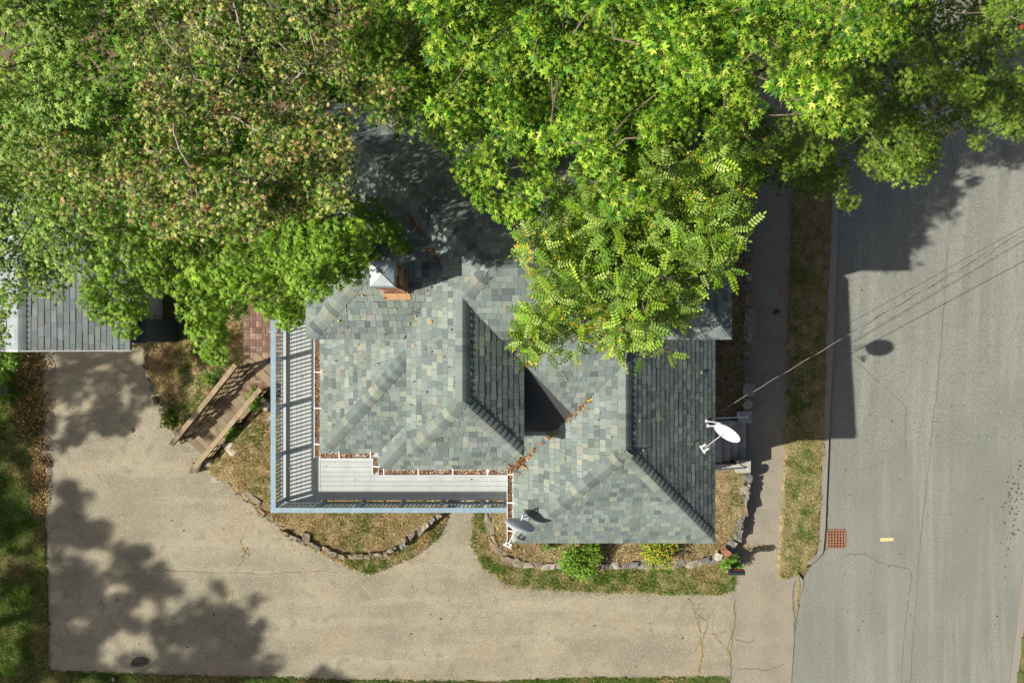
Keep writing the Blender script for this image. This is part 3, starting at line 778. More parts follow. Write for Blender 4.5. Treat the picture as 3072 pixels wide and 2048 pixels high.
for x in (1.1, 3.6): window(x, x + .85, -4.78, 1.5, 2.9)
for y in (-4.0, -1.6, 1.0): window(y, y + .85, 4.83, 3.9, 5.3, 'x', 1)
window(-3.4 + .5, -1.9, -2.9, 3.9, 5.3); window(-1.6, -1.0, -2.25, 6.9, 7.6)
dr = MB().box(-1.2, -.3, -2.93, -2.885, 3.22, 5.3).build('door', M['navy'], house); MB().box(-.42, -.38, -2.97, -2.93, 4.2, 4.26).build('handle', M['galv'], dr)
dr = MB().box(4.83, 4.87, -3.9, -2.95, .8, 2.9).build('door', M['navy'], house); MB().box(4.87, 4.92, -3.05, -3.0, 1.8, 1.86).build('handle', M['galv'], dr)

# gutters full of leaves
def gutter(a, b, out, z=6.06, pitch=.92, first=.35):
    """a-b: eave line, out: outward direction"""
    a = Vector((*a, z)); b = Vector((*b, z)); o = Vector((*out, 0)); d = (b - a).normalized(); L = (b - a).length
    mb = MB(); w = .125
    prof = [(.0, .05), (.0, -.06), (w - .01, -.06), (w + .012, .055), (w + .026, .055), (w + .004, -.075), (-.012, -.075), (-.012, .05)]
    V = [p + o * x + Vector((0, 0, zz)) for p in (a, b) for x, zz in prof]; n = len(prof)
    F = [[i, (i + 1) % n, n + (i + 1) % n, n + i] for i in range(n)] + [list(range(n)), list(range(2 * n - 1, n - 1, -1))]
    mb.add(V, F); g = mb.build('gutter', M['trim'], house)
    nl = int(L * 190); t = R.random(nl) * L; x = R.uniform(.012, w - .012, nl)
    pos = np.array([a + d * tt + o * xx + Vector((0, 0, R.uniform(-.03, .03))) for tt, xx in zip(t, x)])
    litter('gutter_leaves', pos, (.025, .06), LCOL, None, g)
    k = first
    while k < L:
        p = a + d * k
        s = MB().bar(p + o * (w + .02) + Vector((0, 0, .064)), p - o * .13 + Vector((0, 0, .125)), .022, .006).build('gutter_strap', M['trim'], g); k += pitch
gutter((-4.912, -2.97), (-4.912, .05), (-1, 0)); gutter((-4.912, -2.85), (-3.54, -2.85), (0, -1), first=.5, pitch=.8)
gutter((-3.422, -3.39), (-3.422, -2.99), (-1, 0), first=.2); gutter((-3.422, -3.278), (-.10, -3.278), (0, -1), first=.15, pitch=.88)
gutter((.02, -5.13), (.02, -3.27), (-1, 0), first=.3, pitch=.72)
# leaf drifts in the valleys
def drift(p0, p1, n, spread, cols, dz=.025, size=(.03, .07)):
    t = R.random(n) ** .9
    pos = np.array(p0)[None] * (1 - t[:, None]) + np.array(p1)[None] * t[:, None] + np.stack([R.normal(0, spread, n), R.normal(0, spread, n), np.zeros(n) + dz], 1)
    pos = pos[(fbm(pos[:, 0] * 4, pos[:, 1] * 4) > .42)]
    litter('roof_leaves', pos, size, cols, None, roof)
MIXL = np.concatenate([LCOL, LYEL])
drift((.35, -2.93, 6.39), (1.86, -1.33, 7.43), 330, .035, MIXL)
drift((-.02, -3.22, 6.2), (.28, -3.0, 6.34), 420, .10, LCOL, .05); drift((.1, -3.25, 6.2), (.22, -2.65, 6.5), 150, .05, MIXL, .04)
drift((-.06, -.10, 8.22), (.36, -.60, 7.93), 110, .03, LCOL, .03)
drift((-1.6, 1.72, 8.53), (-2.45, 3.05, 7.94), 240, .03, LCOL, .03); drift((-2.45, .10, 7.93), (-2.1, .75, 8.2), 20, .06, MIXL, .03)
pos = []
for pl, poly, n in [(pUS, [(-4.5, .1), (-2.6, .1), (-1.7, 1.3), (-3.2, 1.3)], 22), (pLW, [(-4.8, -2.5), (-2.6, -.5), (-2.6, 0), (-4.8, 0)], 16), (pPW, [(-2.3, -2.2), (-1.2, -1), (-1.2, .8), (-2.3, .2)], 14),
                   (pRW, [(.3, -4.8), (2.5, -2.6), (2.5, -.8), (.3, -3)], 16), (pRE, [(5, -4.8), (5, 0), (2.8, 0), (2.8, -2.4)], 10), (pPN, [(-.5, 2), (2, 2), (2, 4.5), (-3, 4.5)], 30), (pRS, [(.5, -5), (4.8, -5), (2.6, -3)], 8)]:
    xs = R.uniform(min(p[0] for p in poly), max(p[0] for p in poly), n * 4); ys = R.uniform(min(p[1] for p in poly), max(p[1] for p in poly), n * 4)
    k = inpoly(xs, ys, poly)
    pos += [(x, y, pl.z(x, y) + .03) for x, y in list(zip(xs[k], ys[k]))[:n]]
litter('roof_leaves', np.array(pos), (.03, .08), MIXL, None, roof)
tw = MB()
for (x, y, a, L) in [(-3.78, .55, 1.4, .3), (-3.0, .12, .5, .2), (-3.9, -.4, 2.6, .25), (1.3, -.9, 2.2, .3), (.35, -2.9, .05, .3)]:
    pl = pUS if y > .1 else (pLW if x < -2.4 else pS2)
    pts = [(x + math.cos(a) * L * t + random.uniform(-.02, .02), y + math.sin(a) * L * t + random.uniform(-.02, .02)) for t in (0, .35, .7, 1)]
    tw.tube([(p[0], p[1], pl.z(*p) + .03) for p in pts], .006, 5)
    q = pts[1]; tw.tube([(q[0], q[1], pl.z(*q) + .03), (q[0] + .06, q[1] + .09, pl.z(q[0] + .06, q[1] + .09) + .04)], .004, 5)
tw.build('fallen_twigs', M['twig'], roof)

# chimney
chim = MB().box(-.235, .235, -.235, .235, 0, 1.915).build('chimney', M['mortar'], house)
chim.location = (-2.58, 1.335, 8.05)
BR = [(.30, .105, .05), (.36, .15, .075), (.24, .085, .045), (.45, .27, .17), (.55, .46, .38), (.33, .17, .10), (.20, .09, .06)]
def brick_mesh(l, d, h, name='brick'):
    mb = MB(); b = .006
    x, y, z = l / 2, d / 2, h / 2
    v = [(-x + b, -y, -z + b), (x - b, -y, -z + b), (x - b, -y, z - b), (-x + b, -y, z - b), (-x, -y + b, -z + b), (x, -y + b, -z + b), (x, -y + b, z - b), (-x, -y + b, z - b)]
    mb.box(-x, x, -y, y, -z, z)
    return mb.mesh(name, M['brick'])
b_long, b_short = brick_mesh(.236, .10, .060), brick_mesh(.146, .10, .060)
for k in range(27):
    z = .04 + k * .071; sw = k % 2
    for s in (-1, 1):
        for j in (-1, 1):
            for (me, along, x) in ((b_long, sw, .124), (b_short, 1 - sw, .0765)):
                o = link('brick', me, chim)
                if along == 0: o.location = (j * x, s * .20, z)
                else: o.location = (s * .20, j * x, z); o.rotation_euler = (0, 0, math.pi / 2)
                c = random.choice(BR); f = random.uniform(.8, 1.2); o.color = (c[0] * f, c[1] * f, c[2] * f, 1)
cap = MB(); s = .255
cap.box(-s, s, -s, s, 1.925, 1.97); cap.add([(-s - .015, -s - .015, 1.97), (s + .015, -s - .015, 1.97), (s + .015, s + .015, 1.97), (-s - .015, s + .015, 1.97), (-s + .02, -s + .02, 2.025), (s - .02, -s + .02, 2.025), (s - .02, s - .02, 2.025), (-s + .02, s - .02, 2.025), (0, 0, 2.095)],
    [[0, 1, 5, 4], [1, 2, 6, 5], [2, 3, 7, 6], [3, 0, 4, 7], [4, 5, 8], [5, 6, 8], [6, 7, 8], [7, 4, 8]])
for (i, j) in ((1, 1), (1, -1), (-1, 1), (-1, -1)): cap.bar((i * .235, j * .235, 2.03), (0, 0, 2.098), .012, .012)
cap.build('chimney_cap', M['galv'], chim)
fl = MB()
fl.box(-.275, .275, -.275, -.262, .15, .42); fl.add([(-.30, -.262, .335), (.30, -.262, .335), (.32, -.40, .275), (-.32, -.40, .275)], [[0, 3, 2, 1]])
fl.build('flashing', M['copper'], chim)
for s in (-1, 1): MB().bar((s * .262, -.26, .36), (s * .262, .24, .58), .02, .14).build('flashing', M['copper'], chim)

# ------------------------------------------------------------------ the deck
DZ = 3.2
deck = thing('deck', 'grey painted wooden deck with pale blue railing wrapping the house corner', 'deck', (-6.2, -4, 0))
def dk(o):
    o.location = (6.2, 4, 0); return o
def dcol(o):
    f = random.uniform(.90, 1.06); o.color = (f, f, f, 1); return o
x = -6.82
while x < -4.55:
    y0 = -4.80 if x < -5.75 else -3.30
    dcol(dk(MB().box(x, x + .134, y0, .62, DZ - .03, DZ + random.uniform(-.002, .002)).build('deck_board', M['deck'], deck))); x += .141
y = -3.30 - .141; i = 0
x_in = -6.82 + .141 * 8
while y > -4.83:
    j = [-2.4, -4.2, -1.2, -3.4][i % 4]
    for a, b in ((x_in + .002, j), (j + .004, .40)):
        dcol(dk(MB().box(a, b, y, y + .134, DZ - .03, DZ + random.uniform(-.002, .002)).build('deck_board', M['deck'], deck)))
    y -= .141; i += 1
mb = MB(); mb.box(-6.80, .38, -4.84, -4.81, DZ - .24, DZ - .033); mb.box(-6.85, -6.825, -4.84, .62, DZ - .24, DZ - .033)
for yy in np.arange(-4.4, .6, .6): mb.box(-6.8, -4.6, yy - .02, yy + .02, DZ - .22, DZ - .034)
for xx in np.arange(-4.4, .3, .6): mb.box(xx - .02, xx + .02, -4.78, -2.95, DZ - .22, DZ - .034)
dk(mb.build('joists', M['deckdark'], deck))
for (px, py) in [(-6.7, -4.7), (-6.7, -2.2), (-6.7, .4), (-4.4, -4.7), (-2.2, -4.7), (0, -4.7)]:
    dk(MB().box(px - .06, px + .06, py - .06, py + .06, 0, DZ - .25).build('support_post', M['deckdark'], deck))
RT = DZ + .9
xr, yr = -6.79, -4.795
dk(MB().box(xr - .072, xr + .072, yr - .072, .60, RT - .03, RT).build('top_rail', M['blue'], deck))
dk(MB().box(xr + .074, -.12, yr - .070, yr + .070, RT - .031, RT - .001).build('top_rail', M['blue'], deck))
dk(MB().box(xr + .074, -4.9, .53, .67, RT - .031, RT - .001).build('top_rail', M['blue'], deck))
dk(MB().box(xr - .02, xr + .02, yr, .60, DZ + .085, DZ + .165).build('bottom_rail', M['blue'], deck))
dk(MB().box(xr + .03, -.12, yr - .02, yr + .02, DZ + .085, DZ + .165).build('bottom_rail', M['blue'], deck))
dk(MB().box(xr - .018, xr + .018, yr + .02, .58, RT - .115, RT - .031).build('upper_rail', M['blue'], deck))
dk(MB().box(xr + .03, -.12, yr - .018, yr + .018, RT - .115, RT - .032).build('upper_rail', M['blue'], deck))
balm = MB().box(-.017, .017, -.017, .017, DZ + .166, RT - .116).mesh('baluster', M['blue'])
postm = MB().box(-.046, .046, -.046, .046, DZ - .25, RT - .03).mesh('railing_post', M['blue'])
posts_l = [-4.70, -3.30, -1.90, -.50, .56]; posts_s = [-5.6, -4.42, -3.24, -2.06, -.88, -.16]
for yy in posts_l: o = link('railing_post', postm, deck); o.location = (6.2 + xr + .022, 4 + yy, 0)
for xx in posts_s: o = link('railing_post', postm, deck); o.location = (6.2 + xx, 4 + yr + .022, 0)
yy = yr + .12
while yy < .5:
    if min(abs(yy - p) for p in posts_l) > .07: o = link('baluster', balm, deck); o.location = (6.2 + xr, 4 + yy, 0)
    yy += .117
xx = xr + .12
while xx < -.15:
    if min(abs(xx - p) for p in posts_s) > .07: o = link('baluster', balm, deck); o.location = (6.2 + xx, 4 + yr, 0)
    xx += .117
litter('deck_leaves', np.array([(R.uniform(-.9, 5.8), R.uniform(-.75, .5), DZ + .01) for _ in range(26)] + [(R.uniform(-.4, .9), R.uniform(.5, 4.5), DZ + .01) for _ in range(22)]), (.02, .06), LCOL, None, deck)

# ------------------------------------------------------------------ brick patio
patio = tag(MB().prism([P(u, v, 1.2)[:2] for u, v in [(728, 1175), (728, 900), (870, 900), (870, 1175)]], .2, 1.215).build('patio', M['sand']), kind='structure')
pb = brick_mesh(.196, .094, .06, 'paver')
x0, x1 = P(732, 0, 1.2).x, -6.75
BP = [(.20, .125, .09), (.25, .165, .12), (.165, .105, .078), (.30, .21, .155), (.20, .14, .105)]
iy = 0; y = P(0, 1168, 1.2).y
while y < P(0, 905, 1.2).y:
    ix = 0; x = x0
    while x < x1:
        for s in (-1, 1):
            if random.random() < .03: continue
            o = link('brick', pb, patio); hz = (ix + iy) % 2
            o.location = (x + .1 + (0 if hz else s * .05), y + .1 + (s * .05 if hz else 0), 1.212 + random.uniform(-.006, .008))
            o.rotation_euler = (random.uniform(-.02, .02), random.uniform(-.02, .02), (0 if hz else math.pi / 2) + random.uniform(-.03, .03))
            c = random.choice(BP); f = random.uniform(.8, 1.2); o.color = (c[0] * f, c[1] * f, c[2] * f, 1)
        x += .203; ix += 1
    y += .203; iy += 1

# ------------------------------------------------------------------ wooden stair
st = thing('wooden_stair', 'weathered wooden stair with handrails from driveway up to brick patio', 'stair', (-10.71, -3.66, 0))
ST0 = Vector((-10.71, -3.66, 0)); SD = Vector((.692, .722, 0)).normalized(); SX = Vector((SD.y, -SD.x, 0)); SL = 3.5
def sp(t, s, z): return SD * t + SX * s + Vector((0, 0, z))
def wcol(o, lo=.75, hi=1.2):
    f = random.uniform(lo, hi); o.color = (f, f * random.uniform(.97, 1.02), f * random.uniform(.93, 1.03), 1); return o
n = 8; run = SL / n; rise = 1.10 / n
for i in range(n):
    z = .10 + (i + 1) * rise
    for k in range(2):
        t = i * run + (k + .5) * run / 2
        wcol(MB().bar(sp(t, -.47 + random.uniform(-.01, .01), z - .018), sp(t, .47 + random.uniform(-.01, .01), z - .018), run / 2 - .012, .036).build('tread', M['wood'], st))
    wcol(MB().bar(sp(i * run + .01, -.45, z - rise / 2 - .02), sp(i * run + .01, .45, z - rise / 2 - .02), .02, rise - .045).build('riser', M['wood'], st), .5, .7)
for s in (-.49, .49):
    wcol(MB().bar(sp(-.1, s, .10), sp(SL, s, .10 + 1.05), .04, .26).build('stringer', M['wood'], st))
    o0, o1 = (.0, SL)
    for t in (.08, SL * .5, SL - .08):
        z = .1 + t / SL * 1.1
        wcol(MB().box(-.045, .045, -.045, .045, 0, .95).build('newel_post', M['wood'], st)).location = sp(t, s * 1.06, z - .1)
    zb = .98
    wcol(MB().bar(sp(-.15, s * 1.10, zb + .03), sp(SL + .05, s * 1.10, zb + 1.13), .15, .035).build('handrail', M['wood'], st), 1.0, 1.25)
    wcol(MB().bar(sp(-.1, s * 1.00, zb - .05), sp(SL, s * 1.00, zb + 1.05), .036, .09).build('side_rail', M['wood'], st))
    wcol(MB().bar(sp(-.05, s * .95, .45), sp(SL, s * .95, .45 + 1.1), .036, .09).build('side_rail', M['wood'], st))
    wcol(MB().bar(sp(.05, s * 1.16, .30), sp(SL, s * 1.16, .30 + 1.1), .03, .10).build('side_rail', M['wood'], st))
    for k in range(13):
        t = .2 + k * .25; z = .1 + t / SL * 1.1
        if random.random() < .75:
            wcol(MB().bar(sp(t, s * 1.03, z + .05), sp(t + random.uniform(-.05, .05), s * 1.03, z + .86), .03, .03, up=SD).build('baluster', M['wood'], st))
wcol(MB().bar(sp(SL + .16, -.55, 1.235), sp(SL + .16, .55, 1.235), .26, .04).build('landing_board', M['wood'], st), 1, 1.1)
wcol(MB().bar(sp(SL + .44, -.55, 1.232), sp(SL + .44, .55, 1.232), .24, .04).build('landing_board', M['wood'], st), .95, 1.1)

# old timbers
for (a, b, za, zb, lab) in [((758, 1248), (812, 1305), 1.05, .95, 'short grey timber lying on the ground between stair and deck'), ((655, 1403), (782, 1508), .50, .42, 'long grey timber beam lying along the stone edging below the deck')]:
    A, B = P(*a, za), P(*b, zb)
    t = MB().bar(A + Vector((0, 0, .02)), B + Vector((0, 0, .02)), .15, .15).build('timber', M['oldwood']); tag(t, lab, 'timber')

# ------------------------------------------------------------------ garage and cupboard on the left
gar = thing('garage', 'small garage with grey shingle gable roof under trees at left', 'garage', (-14, 2, 0))
GC = np.array([[.42, .45, .47], [.36, .39, .41], [.47, .49, .49], [.43, .42, .425], [.40, .425, .435]]); GW = [1, 1, .8, .5, 1]
gE = Plane(31, -.48, 0, -2.50, (-11.46, 0), [.30, .36, .42]); gW = Plane(32, .48, 0, 10.90, (-16.46, 0), [.30, .36, .42])
gf = MB(); gd = MB()
shingle_plane(gE, [(-11.46, -.26), (-11.46, 4.2), (-13.96, 4.2), (-13.96, -.26)], True, GC, GW, gf, gd)
shingle_plane(gW, [(-16.46, -.26), (-13.96, -.26), (-13.96, 4.2), (-16.46, 4.2)], False, GC, GW, gf, gd)
gr = gd.build('roof', M['roofdeck'], gar); gr.location = (14, -2, 0)
place_tabs(290, gr, gf)
fo = gf.build('shingle_field', M['shingle'], gr); fo['kind'] = 'stuff'
n0 = len(bpy.data.objects)
ridge_caps((-13.96, -.25, 4.2), (-13.96, 4.1, 4.2), gW, gE, parent=gr, palette=GC[[0, 1, 2, 3, 4] * 2])
mb = MB(); mb.box(-16.1 + 14, -11.8 + 14, -2.05, 1.9, 0, 2.78)
mb.add([(-16.1 + 14, -2.05, 2.78), (-11.8 + 14, -2.05, 2.78), (-13.96 + 14, -2.05, 4.05)], [[0, 1, 2]])
mb.build('wall', M['siding'], gar)
MB().bar((-11.46 + 14, -2.275, 2.93), (-13.96 + 14, -2.275, 4.13), .03, .12).build('rake_board', M['trim'], gar); MB().bar((-16.46 + 14, -2.275, 2.93), (-13.96 + 14, -2.275, 4.13), .03, .12).build('rake_board', M['trim'], gar)
gdoor = MB().box(-15.4 + 14, -12.6 + 14, -2.09, -2.055, .04, 2.2).build('garage_door', M['trim'], gar)
for z in (.55, 1.1, 1.65): MB().box(-15.35 + 14, -12.65 + 14, -2.105, -2.092, z, z + .02).build('door_seam', M['siding'], gdoor)
cup = thing('utility_cupboard', 'dark slate blue utility cupboard against the garage side', 'cupboard', (-11.45, .35, 0))
MB().box(-.20, .20, -.36, .36, .3, 2.5).build('cabinet', M['navy'], cup)
MB().box(-.23, .23, -.40, .40, 2.503, 2.56).build('lid', M['navy'], cup); MB().box(-.22, .22, -.41, -.403, 2.46, 2.55).build('edge_trim', M['trim'], cup)

# ------------------------------------------------------------------ satellite dishes
def dish(name, label, C, nrm, long_dir, a, b, arm_to, feet, facemat):
    t = thing(name, label, 'satellite dish', C)
    C = Vector(C); n = Vector(nrm).normalized(); x = Vector(long_dir); x = (x - n * x.dot(n)).normalized(); y = n.cross(x)
    V = []; F = []; nr, ns = 6, 32
    for side in (0, 1):
        for i in range(nr + 1):
            r = i / nr
            for k in range(ns):
                an = 2 * math.pi * k / ns
                V.append(x * (math.cos(an) * a * r) + y * (math.sin(an) * b * r) + n * (.10 * (r * r - 1) - .012 * side))
        base = side * (nr + 1) * ns
        for i in range(nr):
            for k in range(ns):
                q = [base + i * ns + k, base + (i + 1) * ns + k, base + (i + 1) * ns + (k + 1) % ns, base + i * ns + (k + 1) % ns]
                F.append(q if side == 0 else q[::-1])
    e = nr * ns; o2 = (nr + 1) * ns
    for k in range(ns): F.append([e + k, o2 + e + k, o2 + e + (k + 1) % ns, e + (k + 1) % ns])
    link('reflector', mesh_np('reflector', V, F, None, facemat, True), t)
    rim = MB(); rim.tube([x * (math.cos(2 * math.pi * k / 32) * a) + y * (math.sin(2 * math.pi * k / 32) * b) for k in range(33)], .008, 6); rim.build('rim', facemat, t)
    A = Vector(arm_to) - C
    low = y * (-b * .9) if (y * -1).z < 0 else y * (b * .9)
    d = A.normalized()
    MB().tube([low * .55 - n * .06, A * .8 + low * .12, A], [.012, .011, .010], 8).build('arm', M['whitemetal'], t)
    s = d.cross(Vector((0, 0, 1))).normalized()
    MB().bar(A - s * .11 + d * .07, A + s * .11 + d * .07, .03, .05).build('bracket', M['whitemetal'], t)
    for q in (-.06, .06): MB().tube([A + s * q + d * .06, A + s * q - d * .07], .026, 10).build('receiver', M['whitemetal'], t)
    mt = MB(); bk = n * -.13
    f = [Vector(p) - C for p in feet]
    mt.tube([bk, bk - n * .12, f[0] + Vector((0, 0, .12)), f[0]], .017, 8)
    for p in f[1:]: mt.tube([bk - n * .12 - Vector((0, 0, .1)), p], .012, 6)
    mt.build('mast', M['whitemetal'] if facemat is M['whitemetal'] else M['greymetal'], t)
    bx = MB()
    for p in f: bx.box(p.x - .04, p.x + .04, p.y - .04, p.y + .04, p.z - .01, p.z + .02)
    bx.build('foot_plate', M['greymetal'], t)
    return t
C1 = P(2181, 1299, 7.0)
dish('satellite_dish', 'white satellite dish on a mast over the right eave', C1, (-.6, -.74, .37), (.77, -.63, 0), .34, .325, P(2114, 1343, 6.98), [(4.93, -2.12, pRE.z(4.93, -2.12)), (4.88, -2.0, pRE.z(4.88, -2.0))], M['whitemetal'])
C2 = P(1560, 1574, 6.92)
dish('satellite_dish', 'grey satellite dish seen edge on at the lower left roof corner', C2, (-.24, -.95, -.16), (.97, -.24, 0), .37, .34, P(1525, 1632, 6.6), [(.30, -4.42, pRW.z(.30, -4.42)), (.36, -4.34, pRW.z(.36, -4.34))], M['greymetal'])

# ------------------------------------------------------------------ front steps, piers and handrails
fs = thing('front_steps', 'shaded concrete front steps with two square piers at the sidewalk', 'steps', (6.9, -3.4, 0))
for i, (xa, xb, z) in enumerate([(4.85, 6.95, .82), (6.953, 7.28, .64), (7.283, 7.61, .46), (7.613, 7.95, .26)]):
    MB().box(xa - 6.9, xb - 6.9, -.62, .62, 0, z).build('step', M['concrete'], fs)
for s in (-1, 1):
    MB().box(-.9, .62, s * .64 - .07 + s * .08, s * .64 + .07 + s * .08, .0, .93).build('side_wall', M['concrete'], fs)
for (u, v) in ((2235, 1252), (2232, 1400)):
    c = P(u, v, 1.0); MB().box(c.x - .22 - 6.9, c.x + .22 - 6.9, c.y - .2 + 3.4, c.y + .2 + 3.4, 0, 1.0).build('pier', M['concrete'], fs)
for (a, b, lab) in [((2150, 1254), (2239, 1250), 'white pipe handrail above the dish beside the front steps'), ((2150, 1408), (2239, 1402), 'white pipe handrail below the dish beside the front steps')]:
    t = thing('handrail', lab, 'handrail', (0, 0, 0), 'handrails of the front steps')
    A = P(*a, 2.0); B = P(*b, 1.75)
    t.location = (B.x, B.y, 1.0)
    O = Vector((B.x, B.y, 1.0))
    MB().tube([Vector((A.x - .5, A.y, 2.1)) - O, A - O, B - O, B - O + Vector((.05, 0, -.06))], .024, 8).build('rail', M['whitemetal'], t)
    MB().tube([Vector((0, 0, 0)), B - O], .022, 8).build('post', M['whitemetal'], t)
    MB().tube([Vector((0, 0, .0)), Vector((0, 0, .02))], .065, 12).build('base_flange', M['whitemetal'], t)
    MB().tube([B - O + Vector((0, 0, -.015)), B - O + Vector((0, 0, .03))], .05, 12).build('finial', M['whitemetal'], t)

# ------------------------------------------------------------------ mailbox
mbx = thing('mailbox', 'black mailbox with red flag on a wooden post at the driveway corner', 'mailbox', P(2190, 1690, .1))
MX = P(2205, 1713, 1.25) - P(2190, 1690, .1)
mo = MB(); V = []; nn = 9
prof = [(-.085, 0), (.085, 0)] + [(.085 * math.cos(a), .11 + .085 * math.sin(a)) for a in np.linspace(0, math.pi, nn)]
for xx in (-.24, .26): V += [MX + Vector((xx, p[0], p[1])) for p in prof]
k = len(prof)
mo.add(V, [[i, (i + 1) % k, k + (i + 1) % k, k + i] for i in range(k)] + [list(range(k))[::-1], list(range(k, 2 * k))])
mo.build('box', M['mailbox'], mbx)
MB().box(MX.x + .262, MX.x + .272, MX.y - .08, MX.y + .08, MX.z + .005, MX.z + .17).build('door', M['mailbox'], mbx)
fg = MB(); fg.box(MX.x - .08, MX.x + .22, MX.y + .088, MX.y + .098, MX.z + .12, MX.z + .15); fg.box(MX.x + .14, MX.x + .22, MX.y + .0985, MX.y + .104, MX.z + .12, MX.z + .2); fg.build('flag', M['red'], mbx)
MB().bar((0, 0, -.05), MX + Vector((-.05, 0, -.01)), .1, .1, up=(0, 1, 0)).build('post', M['oldwood'], mbx)
MB().bar(MX + Vector((-.28, 0, -.015)), MX + Vector((.2, 0, -.015)), .12, .025).build('shelf', M['oldwood'], mbx)

# ------------------------------------------------------------------ overhead wires
def wire(name, label, a, b, za, zb, twist=False, r=.009, ext=1.9):
    A = P(*a, za); B = P(*b, zb); d = B - A; E = A + d * ext; A = A - d * ((A.x - 4.84) / d.x); d = B - A; E.z = zb + (zb - za) * (ext - 1)
    pts = []
    N = 60
    for i in range(N + 1):
        t = i / N; p = A.lerp(E, t); p.z -= .12 * 4 * t * (1 - t); pts.append(p)
    o = thing(name, label, 'wire', A)
    if not twist:
        MB().tube([p - A for p in pts], r, 6).build('cable', M['black'], o)
    else:
        L = (E - A).length; n = int(L / .05); side = d.cross(Vector((0, 0, 1))).normalized()
        for ph, mm, rr, nm in ((0, M['wire_al'], .0055, 'bare_strand'), (math.pi, M['black'], .0085, 'insulated_strand')):
            q = []
            for i in range(n):
                t = i / (n - 1); p = A.lerp(E, t); p.z -= .12 * 4 * t * (1 - t); w = 2 * math.pi * t * L / .95 + ph
                q.append(p - A + side * math.cos(w) * .008 + Vector((0, 0, math.sin(w) * .008)))
            MB().tube(q, rr, 5).build(nm, mm, o)
wire('service_wire', 'twisted pale and black service wire crossing from the house over the road', (2150, 1240), (3072, 697), 5.5, 6.0, True)
wire('service_wire', 'thin dark wire running above the twisted service wire', (2148, 1192), (3072, 683), 5.7, 6.2, False, .005)
wire('service_wire', 'thin dark wire running below the twisted service wire', (2148, 1280), (3072, 787), 5.2, 5.6, False, .005)

# ------------------------------------------------------------------ stones
def stone_mesh(seed):
    rg = np.random.default_rng(seed); n = 4
    pts = {}; V = []; F = []
    def vid(p):
        k = tuple(np.round(p, 4))
        if k not in pts:
            q = np.array(p); q = q / (np.sum(np.abs(q) ** 9) ** (1 / 9)) * .5
            pts[k] = len(V); V.append(q)
        return pts[k]
    for ax in range(3):
        for s in (-1, 1):
            for i in range(n - 1):
                for j in range(n - 1):
                    q = []
                    for (a, b) in ((0, 0), (1, 0), (1, 1), (0, 1)):
                        p = [0, 0, 0]; p[ax] = s; p[(ax + 1) % 3] = -1 + 2 * (i + a) / (n - 1); p[(ax + 2) % 3] = -1 + 2 * (j + b) / (n - 1)
                        q.append(vid(p))
                    F.append(q if s > 0 else q[::-1])
    V = np.array(V); V *= 1 + rg.normal(0, .085, (len(V), 1)); V += rg.normal(0, .03, V.shape)
    V[:, 0] += V[:, 1] * rg.uniform(-.25, .25); V[:, 1] += V[:, 0] * rg.uniform(-.2, .2)
    return mesh_np('stone', V, F, None, M['stone'])
STONES = [stone_mesh(i) for i in range(12)]
STC = [(.30, .27, .21), (.25, .24, .215), (.35, .29, .205), (.21, .21, .20), (.31, .24, .16), (.38, .345, .28), (.26, .22, .16)]
def stone_wall(name, label, path, zbot, ztop, lens=(.25, .5), depth=.26, group=None, gap=0, jit=.05):
    t = thing(name, label, 'stone wall', P(path[0][0], path[0][1], 0.0), group)
    O = t.location.copy()
    pts = [PG(u, v, ztop if callable(ztop) else (lambda x, y: ztop)) for u, v in path]
    seg = [(b - a).length for a, b in zip(pts[:-1], pts[1:])]; tot = sum(seg); s = 0
    while s < tot:
        L = random.uniform(*lens); m = s + L / 2; k = 0; acc = 0
        while k < len(seg) - 1 and acc + seg[k] < m: acc += seg[k]; k += 1
        a, b = pts[k], pts[k + 1]; p = a.lerp(b, min(1, (m - acc) / max(seg[k], 1e-6))); d = (b - a).normalized()
        zt = p.z + random.uniform(-.03, .06); zb = zbot if not callable(zbot) else zbot(p.x, p.y)
        H = max(zt - zb + .12, .12)
        nlev = max(1, int(round(H / .34)))
        for lv in range(nlev):
            o = link('stone', random.choice(STONES), t)
            h = H / nlev
            o.location = Vector((p.x, p.y, zb - .1 + h * (lv + .5))) - O + Vector((random.uniform(-jit, jit), random.uniform(-jit, jit), 0))
            o.scale = (L * random.uniform(1.0, 1.14), depth * random.uniform(.65, 1.1), h * random.uniform(1.02, 1.2))
            o.rotation_euler = (random.uniform(-.08, .08), random.uniform(-.08, .08), math.atan2(d.y, d.x) + random.uniform(-.16, .16) + random.choice((0, math.pi)))
            c = random.choice(STC); f = random.uniform(.8, 1.15); o.color = (c[0] * f, c[1] * f, c[2] * f, 1)
        s += L + gap * random.random()
    return t
stone_wall('stone_wall', 'low fieldstone wall along the front bed below the house', [(1462, 1490), (1466, 1580), (1482, 1640), (1515, 1675), (1570, 1694), (1700, 1696), (1850, 1696), (2000, 1694), (2090, 1688), (2140, 1676), (2175, 1658)], 0.02, z_front, (.22, .5), .26)
stone_wall('stone_wall', 'fieldstone retaining wall along the sidewalk below the front steps', [(2186, 1650), (2215, 1605), (2228, 1540), (2235, 1470), (2238, 1428)], 0.02, z_front, (.3, .6), .36)
stone_wall('stone_wall', 'shaded fieldstone retaining wall along the sidewalk above the front steps', [(2242, 1225), (2244, 1100), (2246, 900), (2246, 700), (2246, 560)], lambda x, y: float(zst(x, y)), z_front, (.25, .5), .36)
stone_wall('stone_edging', 'stone edging along the lawn beside the upper driveway', [(432, 1058), (440, 1110), (455, 1165), (490, 1230), (525, 1300)], 0.03, lambda x, y: .30, (.15, .32), .2, gap=.06, jit=.08)
